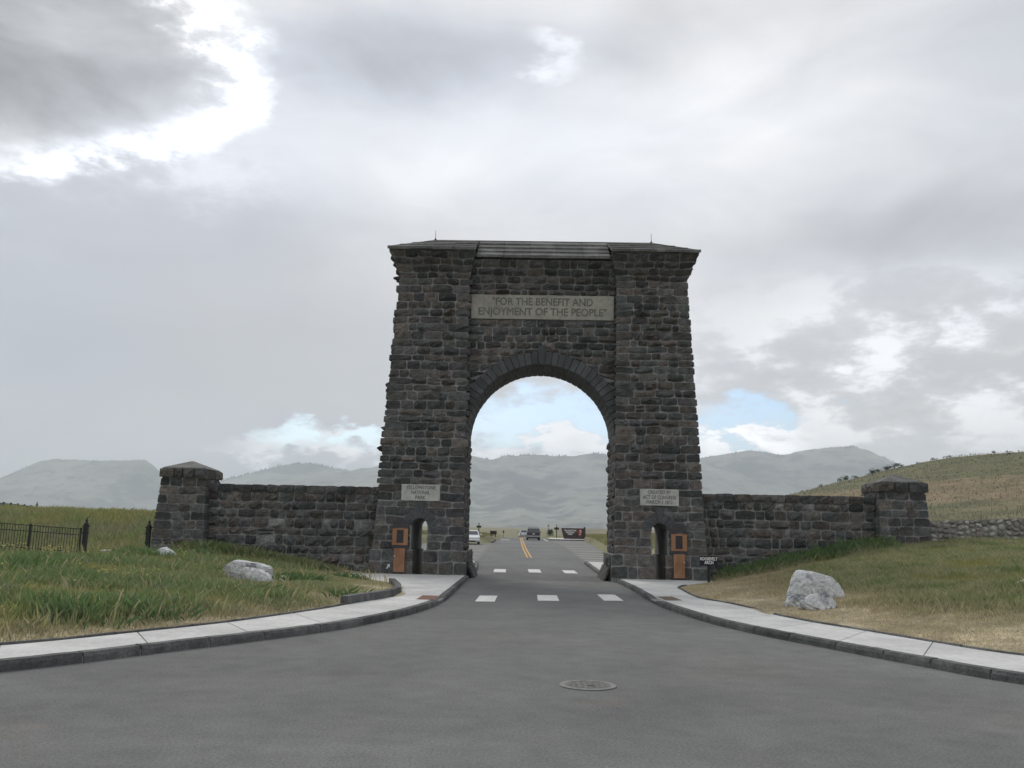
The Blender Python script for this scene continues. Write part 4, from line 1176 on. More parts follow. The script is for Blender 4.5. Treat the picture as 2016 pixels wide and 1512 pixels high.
boulder('rock', 'small tan rock just right of the two left boulders', (-8.0, -10.6, tz(-8.0, -10.6) - .02), (.34, .28, .20), 12, M['tanrock'], sub=3, cat='rock')
hull_boulder('pale pointed boulder half sunk in grass near the left pillar', (-13.9, -5.6, tz(-13.9, -5.6) - .12),
    [(-.75, -.1, 0), (-.55, -.2, .28), (-.15, -.2, .62), (.05, .1, .70), (.30, -.25, .52), (.62, -.2, .30), (.72, .1, 0), (0, .45, 0), (0, -.45, 0), (-.3, .3, .4), (.3, .3, .4)], 21, M['rock'], .1)
boulder('rock', 'flat tan rock on the ground between the two black gate posts', (-19.55, 1.6, tz(-19.55, 1.6) - .03), (.62, .4, .24), 22, M['tanrock'], sub=3, cat='rock')
hull_boulder('large pale grey boulder on the right verge, high at its left end', (7.22, -13.9, tz(7.22, -13.9) - .14),
    [(-.72, -.25, 0), (-.68, .35, 0), (-.80, -.25, .28), (-.62, -.30, .62), (-.58, -.15, .86), (-.38, .25, .92), (-.15, -.28, .88), (.25, -.38, .76), (.56, -.30, .62), (.74, -.2, .40), (.80, .1, .12), (.72, .35, 0), (.3, .4, .6), (.55, -.5, 0), (-.2, -.55, .0), (-.25, -.46, .42)], 33, M['rock'], .05)
hull_boulder('small grey boulder tucked against the big one on the right verge', (6.36, -14.95, tz(6.36, -14.95) - .08),
    [(-.34, 0, 0), (-.28, -.2, .25), (-.05, -.2, .40), (.2, -.15, .38), (.36, -.1, .2), (.36, .2, 0), (0, .3, .35), (0, -.3, 0), (-.2, .2, .3)], 37, M['rock'], .2)
hull_boulder('low pale boulder nearest the sidewalk on the right verge', (6.62, -15.85, tz(6.62, -15.85) - .06),
    [(-.50, 0, 0), (-.42, -.2, .22), (-.28, -.2, .38), (.1, -.22, .44), (.36, -.15, .36), (.52, 0, .14), (.5, .25, 0), (0, .35, .38), (0, -.38, 0), (.3, -.35, 0), (-.3, .2, .3)], 44, M['rock'], -.15)
boulder('rock', 'flat brown rock at the far right edge of the slope', (12.05, -15.6, tz(12.05, -15.6) - .05), (.85, .5, .26), 51, M['tanrock'], sub=3, cat='rock')

# ================================================================== iron fence and gate posts
def gate_post(x, y, label, h=1.62, group='iron gate posts'):
    t = thing('gate_post', label, 'gate post', (x, y, tz(x, y) - .05), group=group)
    b_ = MB(); b_.box((0, 0, h * .38), (.17, .17, h * .76)); b_.build('shaft', M['iron'], t)
    b_ = MB(); b_.box((0, 0, h * .60), (.24, .24, .04)); b_.box((0, 0, h * .775), (.25, .25, .05)); b_.build('collar', M['iron'], t)
    b_ = MB(); b_.lathe([(.10, h * .79), (.11, h * .83), (.05, h * .88), (.04, h * .90), (.07, h * .925), (.06, h * .945), (.018, h * .965), (.022, h * .98), (.004, h * 1.02)], n=8); b_.build('finial', M['iron'], t)
    return t
gate_post(-20.12, .6, 'black iron gate post with finial at the end of the picket fence', 1.66)
gate_post(-17.30, .6, 'black iron gate post with finial close beside the left stone pillar', 1.48)
FN = thing('picket_fence', 'black iron picket fence with two rails at the left edge', 'fence', (-20.3, .6, 0))
picket_me = None
ftop = lambda x: float(np.interp(x, [-27, -24, -20.3], [2.02, 1.95, 1.76]))
for k in range(54):
    x = -20.42 - .125 * k; zb = tz(x, .6) - .03; zt_ = ftop(x) - .02
    if picket_me is None:
        b_ = MB(); b_.box((0, 0, .5), (.019, .019, 1.0)); o = b_.build('picket', M['iron'], FN); picket_me = o.data
    else: o = part('picket', picket_me, FN)
    o.location = (x + 20.3, 0, zb); o.scale = (1, 1, zt_ - zb)
for dz in (0.0, -.26, -1.0):
    b_ = MB(); b_.loft([[(x + 20.3, -.018, ftop(x) + dz - .035), (x + 20.3, .018, ftop(x) + dz - .035), (x + 20.3, .018, ftop(x) + dz), (x + 20.3, -.018, ftop(x) + dz)] for x in (-27.1, -24, -20.3)]); b_.build('rail', M['iron'], FN)
for x in (-20.33, -22.62, -25.0):
    b_ = MB(); b_.box((0, 0, .62), (.065, .065, 1.24)); b_.box((0, 0, 1.26), (.085, .085, .05)); b_.build('post', M['iron'], FN, (x + 20.3, 0, ftop(x) - 1.24))
# the same fence again far off on the skyline
F2 = thing('picket_fence', 'distant black iron fence crossing the grassy skyline at far left', 'fence', (-61, 62, 2.8))
pA, pB = np.array([-54.5, 47.5]), np.array([-66.5, 88.0])
f2t = lambda t: float(np.interp(t, [0, .3, 1], [4.05, 4.02, 3.45]))
bars = MB()
for k in range(220):
    t = k / 219; p = pA + (pB - pA) * t; z1 = f2t(t); bars.box((p[0] + 61, p[1] - 62, z1 - .6 - 2.8), (.03, .03, 1.2))
o = bars.build('pickets', M['iron'], F2); o['kind'] = 'stuff'
for dz in (0, -.25):
    b_ = MB(); b_.loft([[(p[0] + 61, p[1] - 62 - .02, z - .05 - 2.8), (p[0] + 61, p[1] - 62 + .02, z - .05 - 2.8), (p[0] + 61, p[1] - 62 + .02, z - 2.8), (p[0] + 61, p[1] - 62 - .02, z - 2.8)] for p, z in ((pA, f2t(0) + dz), (pA + (pB - pA) * .3, f2t(.3) + dz), (pB, f2t(1) + dz))]); b_.build('rail', M['iron'], F2)
for k in range(1, 16):
    t = k / 16; p = pA + (pB - pA) * t; b_ = MB(); b_.box((0, 0, 0), (.09, .09, 1.3)); b_.box((0, 0, .68), (.16, .16, .10)); b_.build('post', M['iron'], F2, (p[0] + 61, p[1] - 62, f2t(t) - .62 - 2.8))
p = pA + (pB - pA) * .44
t_ = gate_post(p[0], p[1], 'taller black iron post with finial rising above the distant skyline fence', 2.05, None); t_.location.z = 2.55
t_ = gate_post(-67.6, 90, 'small dark iron post alone on the skyline right of the distant fence', 1.9, None); t_.location.z = 2.35
RU = thing('stone_wall', 'tiny ruined stone wall with two piers on the left skyline', 'wall', (-47.2, 60, 2.4))
for x in (-.72, .72):
    b_ = MB(); b_.box((0, 0, .6), (.28, .28, 1.2), taper=.9); b_.box((0, 0, 1.24), (.36, .36, .1)); b_.build('pier', M['kerb'], RU, (x, 0, 0), tint=(.09, .08, .075))
b_ = MB(); b_.box((0, 0, .45), (1.2, .2, .9)); b_.build('wall_panel', M['kerb'], RU, tint=(.10, .09, .085))
b_ = MB(); b_.box((0, 0, 1.0), (1.25, .08, .07)); b_.build('rail', M['kerb'], RU, tint=(.08, .075, .07))
boulder('boulder', 'dark hump of rock on the left skyline beside the ruined wall', (-45.4, 60, 2.4), (1.5, 1.0, 1.35), 61, M['castiron'], sub=3)

# ================================================================== signs and lamp
s_ = thing('sign', 'small black sign lettered ROOSEVELT ARCH standing right of the arch', 'sign', (6.97, -1.5, tz(6.97, -1.5)))
b_ = MB(); b_.box((0, .02, .40), (.10, .06, .9)); b_.build('post', M['signblack'], s_)
b_ = MB(); b_.box((0, -.03, .88), (.74, .035, .40)); o = b_.build('board', M['signblack'], s_, bevel=.006)
text_mesh('lettering', 'ROOSEVELT', .175, M['signwhite'], o, (0, -.052, .955), width=.70, bold=.006)
text_mesh('lettering', 'ARCH', .175, M['signwhite'], o, (0, -.052, .805), width=.36, bold=.006)

def cross_sign(x, y, h, zb, bw, bh, lab):
    t = thing('trail_sign', lab, 'sign', (x, y, tz(x, y)))
    z0 = tz(x, y)
    b_ = MB(); b_.box((0, 0, (h - z0) / 2 - .05), (.11, .11, h - z0 + .1)); b_.box((0, 0, h - z0 + .02), (.09, .09, .06), taper=.4); b_.build('post', M['postwood'], t)
    b_ = MB(); b_.box((0, -.075, zb - z0), (bw, .04, bh)); b_.build('board', M['postwood'], t)
    return t
cross_sign(-6.62, 70, 3.17, 2.74, .58, .25, 'dark wooden post with a small crosswise board behind the white car')
cross_sign(3.56, 86, 3.37, 2.83, .66, .32, 'dark wooden post with a small crosswise board left of the park sign')
t = thing('notice_board', 'low brown notice board on two legs beyond the left parking bays', 'sign', (-5.0, 75, tz(-5.0, 75)))
b_ = MB(); b_.prism([(-.40, .28), (.40, .28), (.43, .5), (.40, .80), (.30, .74), (-.30, .74), (-.40, .80), (-.43, .5)], -.05, .05); b_.build('board', M['postwood'], t)
for x in (-.27, .27):
    b_ = MB(); b_.box((0, .03, .17), (.11, .10, .42)); b_.build('leg', M['postwood'], t, (x, 0, 0))
t = thing('road_sign', 'small dark square sign on a thin post at the road crest', 'sign', (-4.52, 104, 1.30))
b_ = MB(); b_.box((0, 0, .5), (.05, .05, 1.05)); b_.build('post', M['postwood'], t)
b_ = MB(); b_.box((0, -.04, .98), (.26, .03, .32)); b_.build('board', M['postwood'], t)
t = thing('lamp_post', 'short grey lamp post with a glass lantern behind the green shrub', 'lamp', (2.62, 97, 1.38))
b_ = MB(); b_.lathe([(.10, 0), (.10, .1), (.055, .16), (.05, 1.45), (.08, 1.5)], n=8); b_.build('post', M['lampmetal'], t)
b_ = MB(); b_.lathe([(.09, 1.5), (.15, 1.85), (.15, 1.88)], n=6); b_.build('lantern', M['lampglass'], t)
b_ = MB(); b_.lathe([(.19, 1.88), (.08, 2.02), (.03, 2.06), (.02, 2.16)], n=6); b_.build('lamp_cap', M['lampmetal'], t)

t = thing('park_sign', 'wide dark park entrance sign with white lettering and a brown arrowhead emblem', 'sign', (6.0, 88, float(zroad(88)) + .15))
b_ = MB(); b_.prism([(-1.32, .03), (1.52, .03), (1.55, 1.50), (-1.70, 1.50)], -.09, .09); bd = b_.build('board', M['signbrown'], t)
b_ = MB(); b_.box((0, 0, .85), (.26, .30, 1.72)); b_.box((0, 0, 1.73), (.20, .24, .06)); b_.build('post', M['signbrown'], t, (1.66, 0, 0))
b_ = MB(); b_.box((0, 0, 0), (3.2, .24, .05)); b_.build('cap_board', M['postwood'], t, (-.08, 0, 1.53))
for k, tx in enumerate(('YELLOWSTONE', 'NATIONAL', 'PARK')):
    text_mesh('lettering', tx, .27, M['signwhite'], bd, (-.40, -.096, 1.22 - .26 * k), width=(1.75, 1.25, .68)[k], bold=.010)
arrow = [(0, -.52), (.10, -.42), (.20, -.20), (.27, .02), (.30, .22), (.24, .38), (.10, .44), (0, .45), (-.10, .44), (-.24, .38), (-.30, .22), (-.27, .02), (-.20, -.20), (-.10, -.42)]
b_ = MB(); b_.prism([(x * 1.15, z * 1.15) for x, z in arrow], -.02, .0); em = b_.build('emblem', M['emblem'], bd, (.98, -.092, .92))
b_ = MB(); b_.prism([(-.05, .30), (.10, .40), (.24, .24), (.16, .20), (.10, .27), (.02, .20), (-.06, .22)], -.008, 0); b_.build('emblem_mountain', M['signwhite'], em, (0, -.021, 0))
b_ = MB(); b_.prism([(-.02, .02), (.06, .10), (.20, .06), (.22, -.02), (.10, .0), (.02, -.04)], -.008, 0); b_.build('emblem_field', M['signwhite'], em, (0, -.021, 0))
b_ = MB(); b_.prism([(-.08, -.26), (-.05, -.18), (.06, -.17), (.12, -.22), (.10, -.30), (-.02, -.29)], -.008, 0); b_.build('emblem_bison', M['signwhite'], em, (0, -.021, 0))

# ================================================================== vehicles
def rounded(w, zb, zt, y, r=.12, inset=.05):
    """cross-section ring at y"""
    return [(-w + inset, y, zb), (w - inset, y, zb), (w, y, zb + .18), (w, y, zt - r), (w - r * .8, y, zt), (-w + r * .8, y, zt), (-w, y, zt - r), (-w, y, zb + .18)]
def wheel(parent, x, y, r=.33, w=.21):
    s = 1 if x > 0 else -1
    b_ = MB(); b_.lathe([(r * .6, -w / 2), (r * .94, -w / 2), (r, -w * .3), (r, w * .3), (r * .94, w / 2), (r * .6, w / 2)], n=20, axis='x'); wh = b_.build('wheel', M['tyre'], parent, (x, y, r))
    b_ = MB(); b_.lathe([(r * .62, -.02), (r * .6, .02), (r * .45, .0), (r * .12, .03), (.02, .03)], n=14, axis='x')
    if s < 0: b_.v = [(-p[0], p[1], p[2]) for p in b_.v]
    b_.build('rim', M['rim'], wh, (s * (w / 2 - .01), 0, 0))
def pane(name, parent, pts, m, thick=.012, off=(0, 0, 0)):
    """flat pane through pts, given a little thickness"""
    P_ = [Vector(p) + Vector(off) for p in pts]; n = (P_[1] - P_[0]).cross(P_[2] - P_[0]).normalized() * thick
    k = len(P_); b_ = MB(); b_.add([tuple(p) for p in P_] + [tuple(p + n) for p in P_], [tuple(range(k)), tuple(range(2 * k - 1, k - 1, -1))] + [(i, (i + 1) % k, k + (i + 1) % k, k + i) for i in range(k)])
    return b_.build(name, m, parent)

def car(name, label, cat, loc, rz, paint, L, W, H, belt, hood, prof, rear=False, suv=False):
    """front towards -y"""
    t = thing(name, label, cat, loc, rz)
    hl, hw = L / 2, W / 2
    body = MB()
    secs = [(-hl, hw * .80, .32, hood - .18), (-hl + .10, hw * .92, .24, hood - .08), (-hl + .45, hw, .20, hood), (-hl + L * .27, hw, .20, belt - .02), (0, hw, .20, belt), (hl - L * .2, hw, .20, belt + .02), (hl - .25, hw, .22, (belt if suv else belt - .02)), (hl - .06, hw * .95, .26, (belt if suv else belt - .06)), (hl, hw * .86, .34, (belt - .05 if suv else belt - .14))]
    body.loft([rounded(w, zb, zt, y) for y, w, zb, zt in secs]); bo = body.build('body', paint, t, smooth=False, bevel=0)
    # cabin: foot ring at belt, roof ring
    yf0, yf1, yr1, yr0 = prof     # windscreen foot, windscreen top, rear glass top, rear glass foot
    wt2 = hw * (.80 if not suv else .84)
    cab = MB(); zb = belt - .05
    cab.loft([[(-hw * .94, yf0, zb), (hw * .94, yf0, zb), (hw * .94, yr0, zb), (-hw * .94, yr0, zb)],
              [(-wt2, yf1, H - .05), (wt2, yf1, H - .05), (wt2, yr1, H - .05), (-wt2, yr1, H - .05)],
              [(-wt2 + .10, yf1 + .12, H), (wt2 - .10, yf1 + .12, H), (wt2 - .10, yr1 - .10, H), (-wt2 + .10, yr1 - .10, H)]])
    cab.build('cabin', paint, t)
    def lerp(a, b, k): return tuple(a[i] + (b[i] - a[i]) * k for i in range(3))
    # windscreen and rear window
    for nm, y0, y1, sg in (('windscreen', yf0, yf1, -1), ('rear_window', yr0, yr1, 1)):
        A, B_ = (-hw * .94, y0, zb), (hw * .94, y0, zb); C_, D_ = (wt2, y1, H - .05), (-wt2, y1, H - .05)
        q = [lerp(lerp(A, D_, .16), lerp(B_, C_, .16), .06), lerp(lerp(A, D_, .16), lerp(B_, C_, .16), .94), lerp(lerp(A, D_, .93), lerp(B_, C_, .93), .93), lerp(lerp(A, D_, .93), lerp(B_, C_, .93), .07)]
        if sg > 0: q = q[::-1]
        pane(nm, t, q, M['glass'])
    for s in (-1, 1):
        A, B_ = (s * hw * .94, yf0, zb), (s * hw * .94, yr0, zb); C_, D_ = (s * wt2, yr1, H - .05), (s * wt2, yf1, H - .05)
        for k0, k1 in (((.10, .52), (.55, .90)) if not suv else ((.08, .38), (.41, .68), (.71, .95))):
            q = [lerp(lerp(A, B_, k0), lerp(D_, C_, k0), .18), lerp(lerp(A, B_, k1), lerp(D_, C_, k1), .18), lerp(lerp(A, B_, k1), lerp(D_, C_, k1), .9), lerp(lerp(A, B_, k0), lerp(D_, C_, k0), .9)]
            if s < 0: q = q[::-1]
            pane('side_window', t, q, M['glass'])
        b_ = MB(); b_.box((0, 0, 0), (.20, .10, .14), taper=.85); b_.box((-s * .12, 0, -.04), (.10, .04, .04)); b_.build('mirror', paint if not rear else M['black'], t, (s * (hw + .13), yf0 + .30, belt + .06))
        for yw in (-hl + L * .19, hl - L * .20): wheel(t, s * (hw - .11), yw, .34 if not suv else .38)
        b_ = MB(); b_.box((0, 0, 0), (.36, .10, .13)); b_.build('headlight', M['clear'], t, (s * hw * .68, -hl + .06, hood - .24), bevel=.02)
        b_ = MB(); b_.box((0, 0, 0), (.14 if suv else .34, .08, .40 if suv else .16)); b_.build('tail_light', M['red'], t, (s * hw * (.86 if suv else .72), hl - .02, belt - (.22 if suv else .16)), bevel=.02)
    b_ = MB(); b_.box((0, 0, 0), (W * .46, .05, .13)); b_.build('grille', M['black'], t, (0, -hl + .03, hood - .26))
    b_ = MB(); b_.box((0, -hl + .02, .38), (W * .93, .16, .18)); o = b_.build('front_bumper', M['bumper'] if rear else paint, t, bevel=.04)
    b_ = MB(); b_.box((0, -hl - .055, .30), (W * .5, .02, .10)); b_.build('air_intake', M['black'], t)
    b_ = MB(); b_.box((0, hl - .0, .50), (W * .96, .18, .22)); b_.build('rear_bumper', M['bumper'] if rear else paint, t, bevel=.04)
    b_ = MB(); b_.box((0, hl + .02, .84 if suv else .72), (.32, .02, .16)); b_.build('licence_plate', M['plate'], t)
    if suv:
        for s in (-1, 1):
            b_ = MB(); b_.box((0, (yf1 + yr1) / 2 + .2, H + .07), (.04, abs(yr1 - yf1) - .6, .03)); b_.build('roof_rail', M['black'], t, (s * (wt2 - .14), 0, 0))
        for yy in (yf1 + .9, yr1 - .6):
            b_ = MB(); b_.box((0, yy, H + .09), (2 * (wt2 - .12), .05, .03)); b_.build('rack_bar', M['black'], t)
    return t
car('parked_car', 'white saloon car parked nose out in the left bays beyond the arch', 'car', (-6.28, 50.5, float(zroad(50)) + .01), R(4), M['carwhite'], 4.6, 1.78, 1.36, .90, .80, (-1.05, -.35, 1.15, 1.75))
car('dark_suv', 'dark blue sport utility vehicle driving away on the road beyond the arch', 'car', (.20, 84, float(zroad(84)) - .01), R(181.5), M['cardark'], 4.9, 1.86, 1.60, 1.02, .98, (-1.25, -.55, 2.15, 2.38), rear=True, suv=True)
car('white_suv', 'white utility vehicle ahead of the dark one at the road crest', 'car', (-1.28, 126, float(zroad(126)) - .02), R(184), M['carwhite'], 4.8, 1.86, 1.50, .98, .95, (-1.25, -.55, 2.1, 2.33), rear=True, suv=True)

# ================================================================== vegetation
def blades(name, X, Y, Hh, Wd, C_, lean=.35, parent=None):
    n = len(X)
    Z = np.concatenate([terrain(X[i:i + 20000], Y[i:i + 20000], False) for i in range(0, n, 20000)]) - .02
    ang = nrg.uniform(0, 2 * math.pi, n); la = nrg.uniform(0, 2 * math.pi, n); lm = np.abs(nrg.normal(0, lean, n)) * Hh
    dx_, dy_ = np.cos(ang) * Wd / 2, np.sin(ang) * Wd / 2
    V_ = np.empty((n, 4, 3), np.float32)
    V_[:, 0] = np.c_[X - dx_, Y - dy_, Z]; V_[:, 1] = np.c_[X + dx_, Y + dy_, Z]
    mx_, my_ = X + np.cos(la) * lm * .35, Y + np.sin(la) * lm * .35
    V_[:, 2] = np.c_[mx_ + dx_ * .8, my_ + dy_ * .8, Z + Hh * .6]
    V_[:, 3] = np.c_[X + np.cos(la) * lm, Y + np.sin(la) * lm, Z + Hh * .97]
    me = bpy.data.meshes.new(name)
    me.vertices.add(4 * n); me.vertices.foreach_set('co', V_.ravel())
    base = (np.arange(n) * 4)[:, None]
    tris = np.concatenate([base + np.array([[0, 1, 2]]), base + np.array([[0, 2, 3]])], 1).reshape(-1, 3)
    me.loops.add(6 * n); me.loops.foreach_set('vertex_index', tris.ravel().astype(np.int32))
    me.polygons.add(2 * n); me.polygons.foreach_set('loop_start', (np.arange(2 * n) * 3).astype(np.int32)); me.polygons.foreach_set('loop_total', np.full(2 * n, 3, np.int32))
    me.update(calc_edges=True)
    a = me.color_attributes.new('tint', 'FLOAT_COLOR', 'POINT')
    T_ = np.ones((n, 4, 4), np.float32); T_[:, :, :3] = C_[:, None, :]
    a.data.foreach_set('color', T_.ravel()); me.materials.append(M['grass'])
    return part(name, me, parent)

def fract(x, y, s, seed, octv=3):
    return np.array([mnoise.fractal(Vector((a * s, b * s, seed)), .8, 2.0, octv) for a, b in zip(x, y)])
GREEN = np.array([.20, .255, .105]); LUSH = np.array([.145, .225, .090]); BLUEG = np.array([.20, .255, .150]); YEL = np.array([.34, .33, .135]); DRY = np.array([.47, .405, .265]); RUST = np.array([.31, .245, .165]); OLV = np.array([.31, .31, .175])
def mixc(a, b, t): t = np.clip(t, 0, 1)[:, None]; return a * (1 - t) + b * t
def in_view(x, y, pad=2.0):
    w = (y + 37.5)
    return (x > -.466 - .66 * w - pad) & (x < -.466 + .64 * w + pad)
BLK = [(-9.40, -9.9, .62), (-8.66, -11.45, .42), (-13.9, -5.6, .4), (7.2, -13.9, .55), (6.36, -14.95, .22), (6.62, -15.85, .34)]
def clear_of_rocks(x, y):
    k = np.ones(len(x), bool)
    for a, b, r_ in BLK: k &= np.hypot(x - a, (y - b) * 1.2) > r_
    return k
def kill_paved(x, y, pad=.12):
    sl = np.argsort(IL[:, 1]); sr = np.argsort(IR[:, 1])
    xl = np.interp(y, IL[sl, 1], IL[sl, 0]); xr = np.interp(y, IR[sr, 1], IR[sr, 0])
    return (x < xl - pad) | (x > xr + pad)

# left bed ------------------------------------------------------------
n = 330000
x = nrg.uniform(-26, -4, n); y = -28 + 28.9 * nrg.uniform(0, 1, n) ** 1.15
k = in_view(x, y) & kill_paved(x, y, .16) & (x < 0) & clear_of_rocks(x, y) & ~((y > .2) & (x > -17.2) & (x < -14.6)) & ~((np.abs(x + 18.7) < 1.2) & (y > -2.5) & (nrg.uniform(0, 1, n) < .75))
x, y = x[k], y[k]; d = edge_dist(x, y, -1); nz = fract(x, y, .45, 1.0); nz2 = fract(x, y, 1.3, 4.0)
tip = sstep(-14, -6, x * 1.0 + 0 * y) * sstep(-20, -12, y)            # short turf towards the tip of the bed
h = (.09 + .27 * sstep(.3, 2.2, d + nz * .6)) * (1 - .62 * tip) * (1 + .5 * nz)
h *= nrg.uniform(.5, 1.25, len(x)); h = np.where((y > -.9) & (x < -8.4), h * 1.3 + .10, h); h = np.where((x < -15.5), h * (1 - .78 * sstep(-11, -4, y)), h); h = h * (1 - .65 * np.clip(sstep(1.5, .8, np.hypot(x + 8.9, (y + 11.3) * .8)), 0, 1)); h = np.maximum(h, .05)
c_ = mixc(GREEN, BLUEG, sstep(.0, .5, nz2)); c_ = mixc(c_, LUSH, sstep(.15, .5, nz)); c_ = mixc(c_, YEL, sstep(.1, .55, -nz + .25 * nz2))
dry = sstep(1.9, .35, d + nz * .8); c_ = mixc(c_, mixc(DRY, RUST, nrg.uniform(0, 1, len(x))), np.clip(dry * nrg.uniform(.3, 1.3, len(x)), 0, 1))
c_ = mixc(c_, np.broadcast_to(DRY, c_.shape), (nrg.uniform(0, 1, len(x)) < .10) * .8); c_ = mixc(c_, np.broadcast_to(OLV, c_.shape), tip * .7)
c_ = c_ * nrg.uniform(.7, 1.3, len(x))[:, None]
tag(blades('left_grass', x, y, h, nrg.uniform(.007, .016, len(x)), c_), 'tall green grass with dry tips filling the bed left of the road', 'grass', kind='stuff')
# seed heads and weeds standing above it
n = 3200
x = nrg.uniform(-25, -4.5, n); y = nrg.uniform(-27, .4, n); k = in_view(x, y, 1) & kill_paved(x, y, .3) & (x < 0) & clear_of_rocks(x, y) & ~((y > .2) & (x > -17.2) & (x < -14.6)); x, y = x[k], y[k]; nz = fract(x, y, .35, 61.0)
k = nz > -.12; x, y, nz = x[k], y[k], nz[k]
c_ = mixc(np.broadcast_to(DRY * .8, (len(x), 3)), np.broadcast_to(YEL, (len(x), 3)), nrg.uniform(0, 1, len(x)))
tag(blades('seed_heads', x, y, nrg.uniform(.28, .62, len(x)), nrg.uniform(.005, .009, len(x)), c_, .18), 'pale dry seed stalks standing above the left grass', 'grass', kind='stuff')
n = 9000
cl = nrg.uniform(0, 1, (70, 2)) * np.array([19, 24]) + np.array([-24, -24]); ci = nrg.integers(0, 70, n)
x = cl[ci, 0] + nrg.normal(0, .28, n); y = cl[ci, 1] + nrg.normal(0, .28, n); k = in_view(x, y, 1) & kill_paved(x, y, .5) & (x < 0) & (y < .5) & clear_of_rocks(x, y); x, y = x[k], y[k]
c_ = np.broadcast_to(np.array([.10, .17, .07]), (len(x), 3)) * nrg.uniform(.7, 1.4, len(x))[:, None]
tag(blades('broadleaf_weeds', x, y, nrg.uniform(.10, .30, len(x)), nrg.uniform(.012, .03, len(x)), c_, .9), 'dark leafy weeds in clumps among the left grass', 'weeds', kind='stuff')
# right bed -----------------------------------------------------------
n = 330000
x = nrg.uniform(4.5, 26, n); y = -28 + 28.8 * nrg.uniform(0, 1, n) ** 1.1
k = in_view(x, y) & kill_paved(x, y, .14) & (x > 0) & clear_of_rocks(x, y) & ~((y > .15) & (x > 14.6))
x, y = x[k], y[k]; d = edge_dist(x, y, 1); nz = fract(x, y, .4, 11.0); nz2 = fract(x, y, 1.1, 14.0)
h = (.06 + .13 * sstep(1.0, 4.5, d + nz)) * (1 + .5 * nz) * nrg.uniform(.5, 1.4, len(x))
wall = sstep(-1.1, .1, y) * sstep(7.2, 8.2, x) * (x < 15.2); h = h + wall * nrg.uniform(.15, .5, len(x)); h = np.maximum(h, .035)
c_ = mixc(OLV * 1.05, GREEN, sstep(.0, .5, nz2)); c_ = mixc(c_, YEL * .9, sstep(.15, .6, -nz))
dry = sstep(4.6, 1.6, d + nz * 1.6); c_ = mixc(c_, mixc(DRY * 1.1, RUST * 1.4, nrg.uniform(0, .6, len(x))), np.clip(dry * nrg.uniform(.55, 1.4, len(x)), 0, 1))
c_ = mixc(c_, np.broadcast_to(LUSH, c_.shape), wall); c_ = c_ * nrg.uniform(.72, 1.28, len(x))[:, None]
tag(blades('right_grass', x, y, h, nrg.uniform(.007, .016, len(x)), c_), 'short olive grass and dry tan stubble on the slope right of the road', 'grass', kind='stuff')
# embankment beyond the fence, left -----------------------------------
n = 90000
x = nrg.uniform(-62, -13, n); y = nrg.uniform(1.2, 42, n)
k = in_view(x, y, 3) & ~((np.abs(x + 18.7) < 1.2) & (y < 3.5)); x, y = x[k], y[k]; nz = fract(x, y, .12, 21.0); nz2 = fract(x, y, .5, 24.0)
c_ = mixc(OLV * .8, YEL * .8, sstep(-.1, .5, nz)); c_ = mixc(c_, GREEN, sstep(.1, .5, nz2) * .8); c_ = mixc(c_, np.broadcast_to(YEL * .9, c_.shape), sstep(18, 27, y) * .6); c_ = c_ * nrg.uniform(.75, 1.25, len(x))[:, None]
tag(blades('bank_grass', x, y, nrg.uniform(.15, .5, len(x)) * (1 + .5 * nz2), nrg.uniform(.03, .06, len(x)), c_), 'yellow green grass on the bank behind the iron fence', 'grass', kind='stuff')
# hillside behind the low wall ----------------------------------------
n = 26000
y = 2 + 120 * nrg.uniform(0, 1, n) ** 1.6; x = nrg.uniform(14, 115, n)
k = in_view(x, y, 2) & (x > 16 + .1 * y); x, y = x[k], y[k]; nz = fract(x, y, .05, 31.0); sc = 1 + y / 40
c_ = mixc(OLV * .45, DRY * .42, sstep(-.15, .4, nz)); c_ = c_ * nrg.uniform(.8, 1.2, len(x))[:, None]
tag(blades('hillside_grass', x, y, nrg.uniform(.08, .22, len(x)) * np.minimum(sc, 1.5), nrg.uniform(.02, .04, len(x)) * sc, c_), 'dry brown and olive grass on the hillside at right', 'grass', kind='stuff')
# verges beyond the arch ----------------------------------------------
n = 26000
x = np.r_[nrg.uniform(-13, -5.2, n // 2), nrg.uniform(5.8, 18, n // 2)]; y = np.r_[nrg.uniform(58, 92, n // 2), nrg.uniform(20, 105, n // 2)]
k = (x < lot_left(y) - .6) | (x > np.where(y > 96, 3.0, lot_right(y)) + .35); x, y = x[k], y[k]
c_ = mixc(YEL * .75, OLV * .75, nrg.uniform(0, 1, len(x))) * nrg.uniform(.8, 1.25, len(x))[:, None]
tag(blades('verge_grass', x, y, nrg.uniform(.2, .5, len(x)), nrg.uniform(.03, .06, len(x)), c_), 'yellow green grass on the verges beyond the arch', 'grass', kind='stuff')

# wild flowers: clusters of small yellow heads ------------------------------
FP = []
for cx_, cy_, r_, m_ in ((-17.6, -6.8, 1.0, 46), (-20.3, -4.5, 1.3, 30), (-10.6, -15.9, .5, 16), (-16.0, -13.0, 1.2, 20), (-13.2, -5.4, .9, 18), (-13.0, -16, 2.0, 14), (-15.3, -1.2, 1.0, 14)):
    for _ in range(m_): FP.append((cx_ + nrg.normal(0, r_ * .6), cy_ + nrg.normal(0, r_ * .6)))
b_ = MB()
for px_, py_ in FP:
    z = tz(px_, py_) + nrg.uniform(.25, .5); s_ = nrg.uniform(.018, .036)
    b_.box((px_, py_, z), (s_ * 1.4, s_ * 1.4, s_))
fl_ = mat('flower_yellow', (.55, .52, .16), .8)
o = b_.build('wild_flowers', fl_); tag(o, 'scattered small yellow wild flowers in the left grass', 'flowers', kind='stuff')

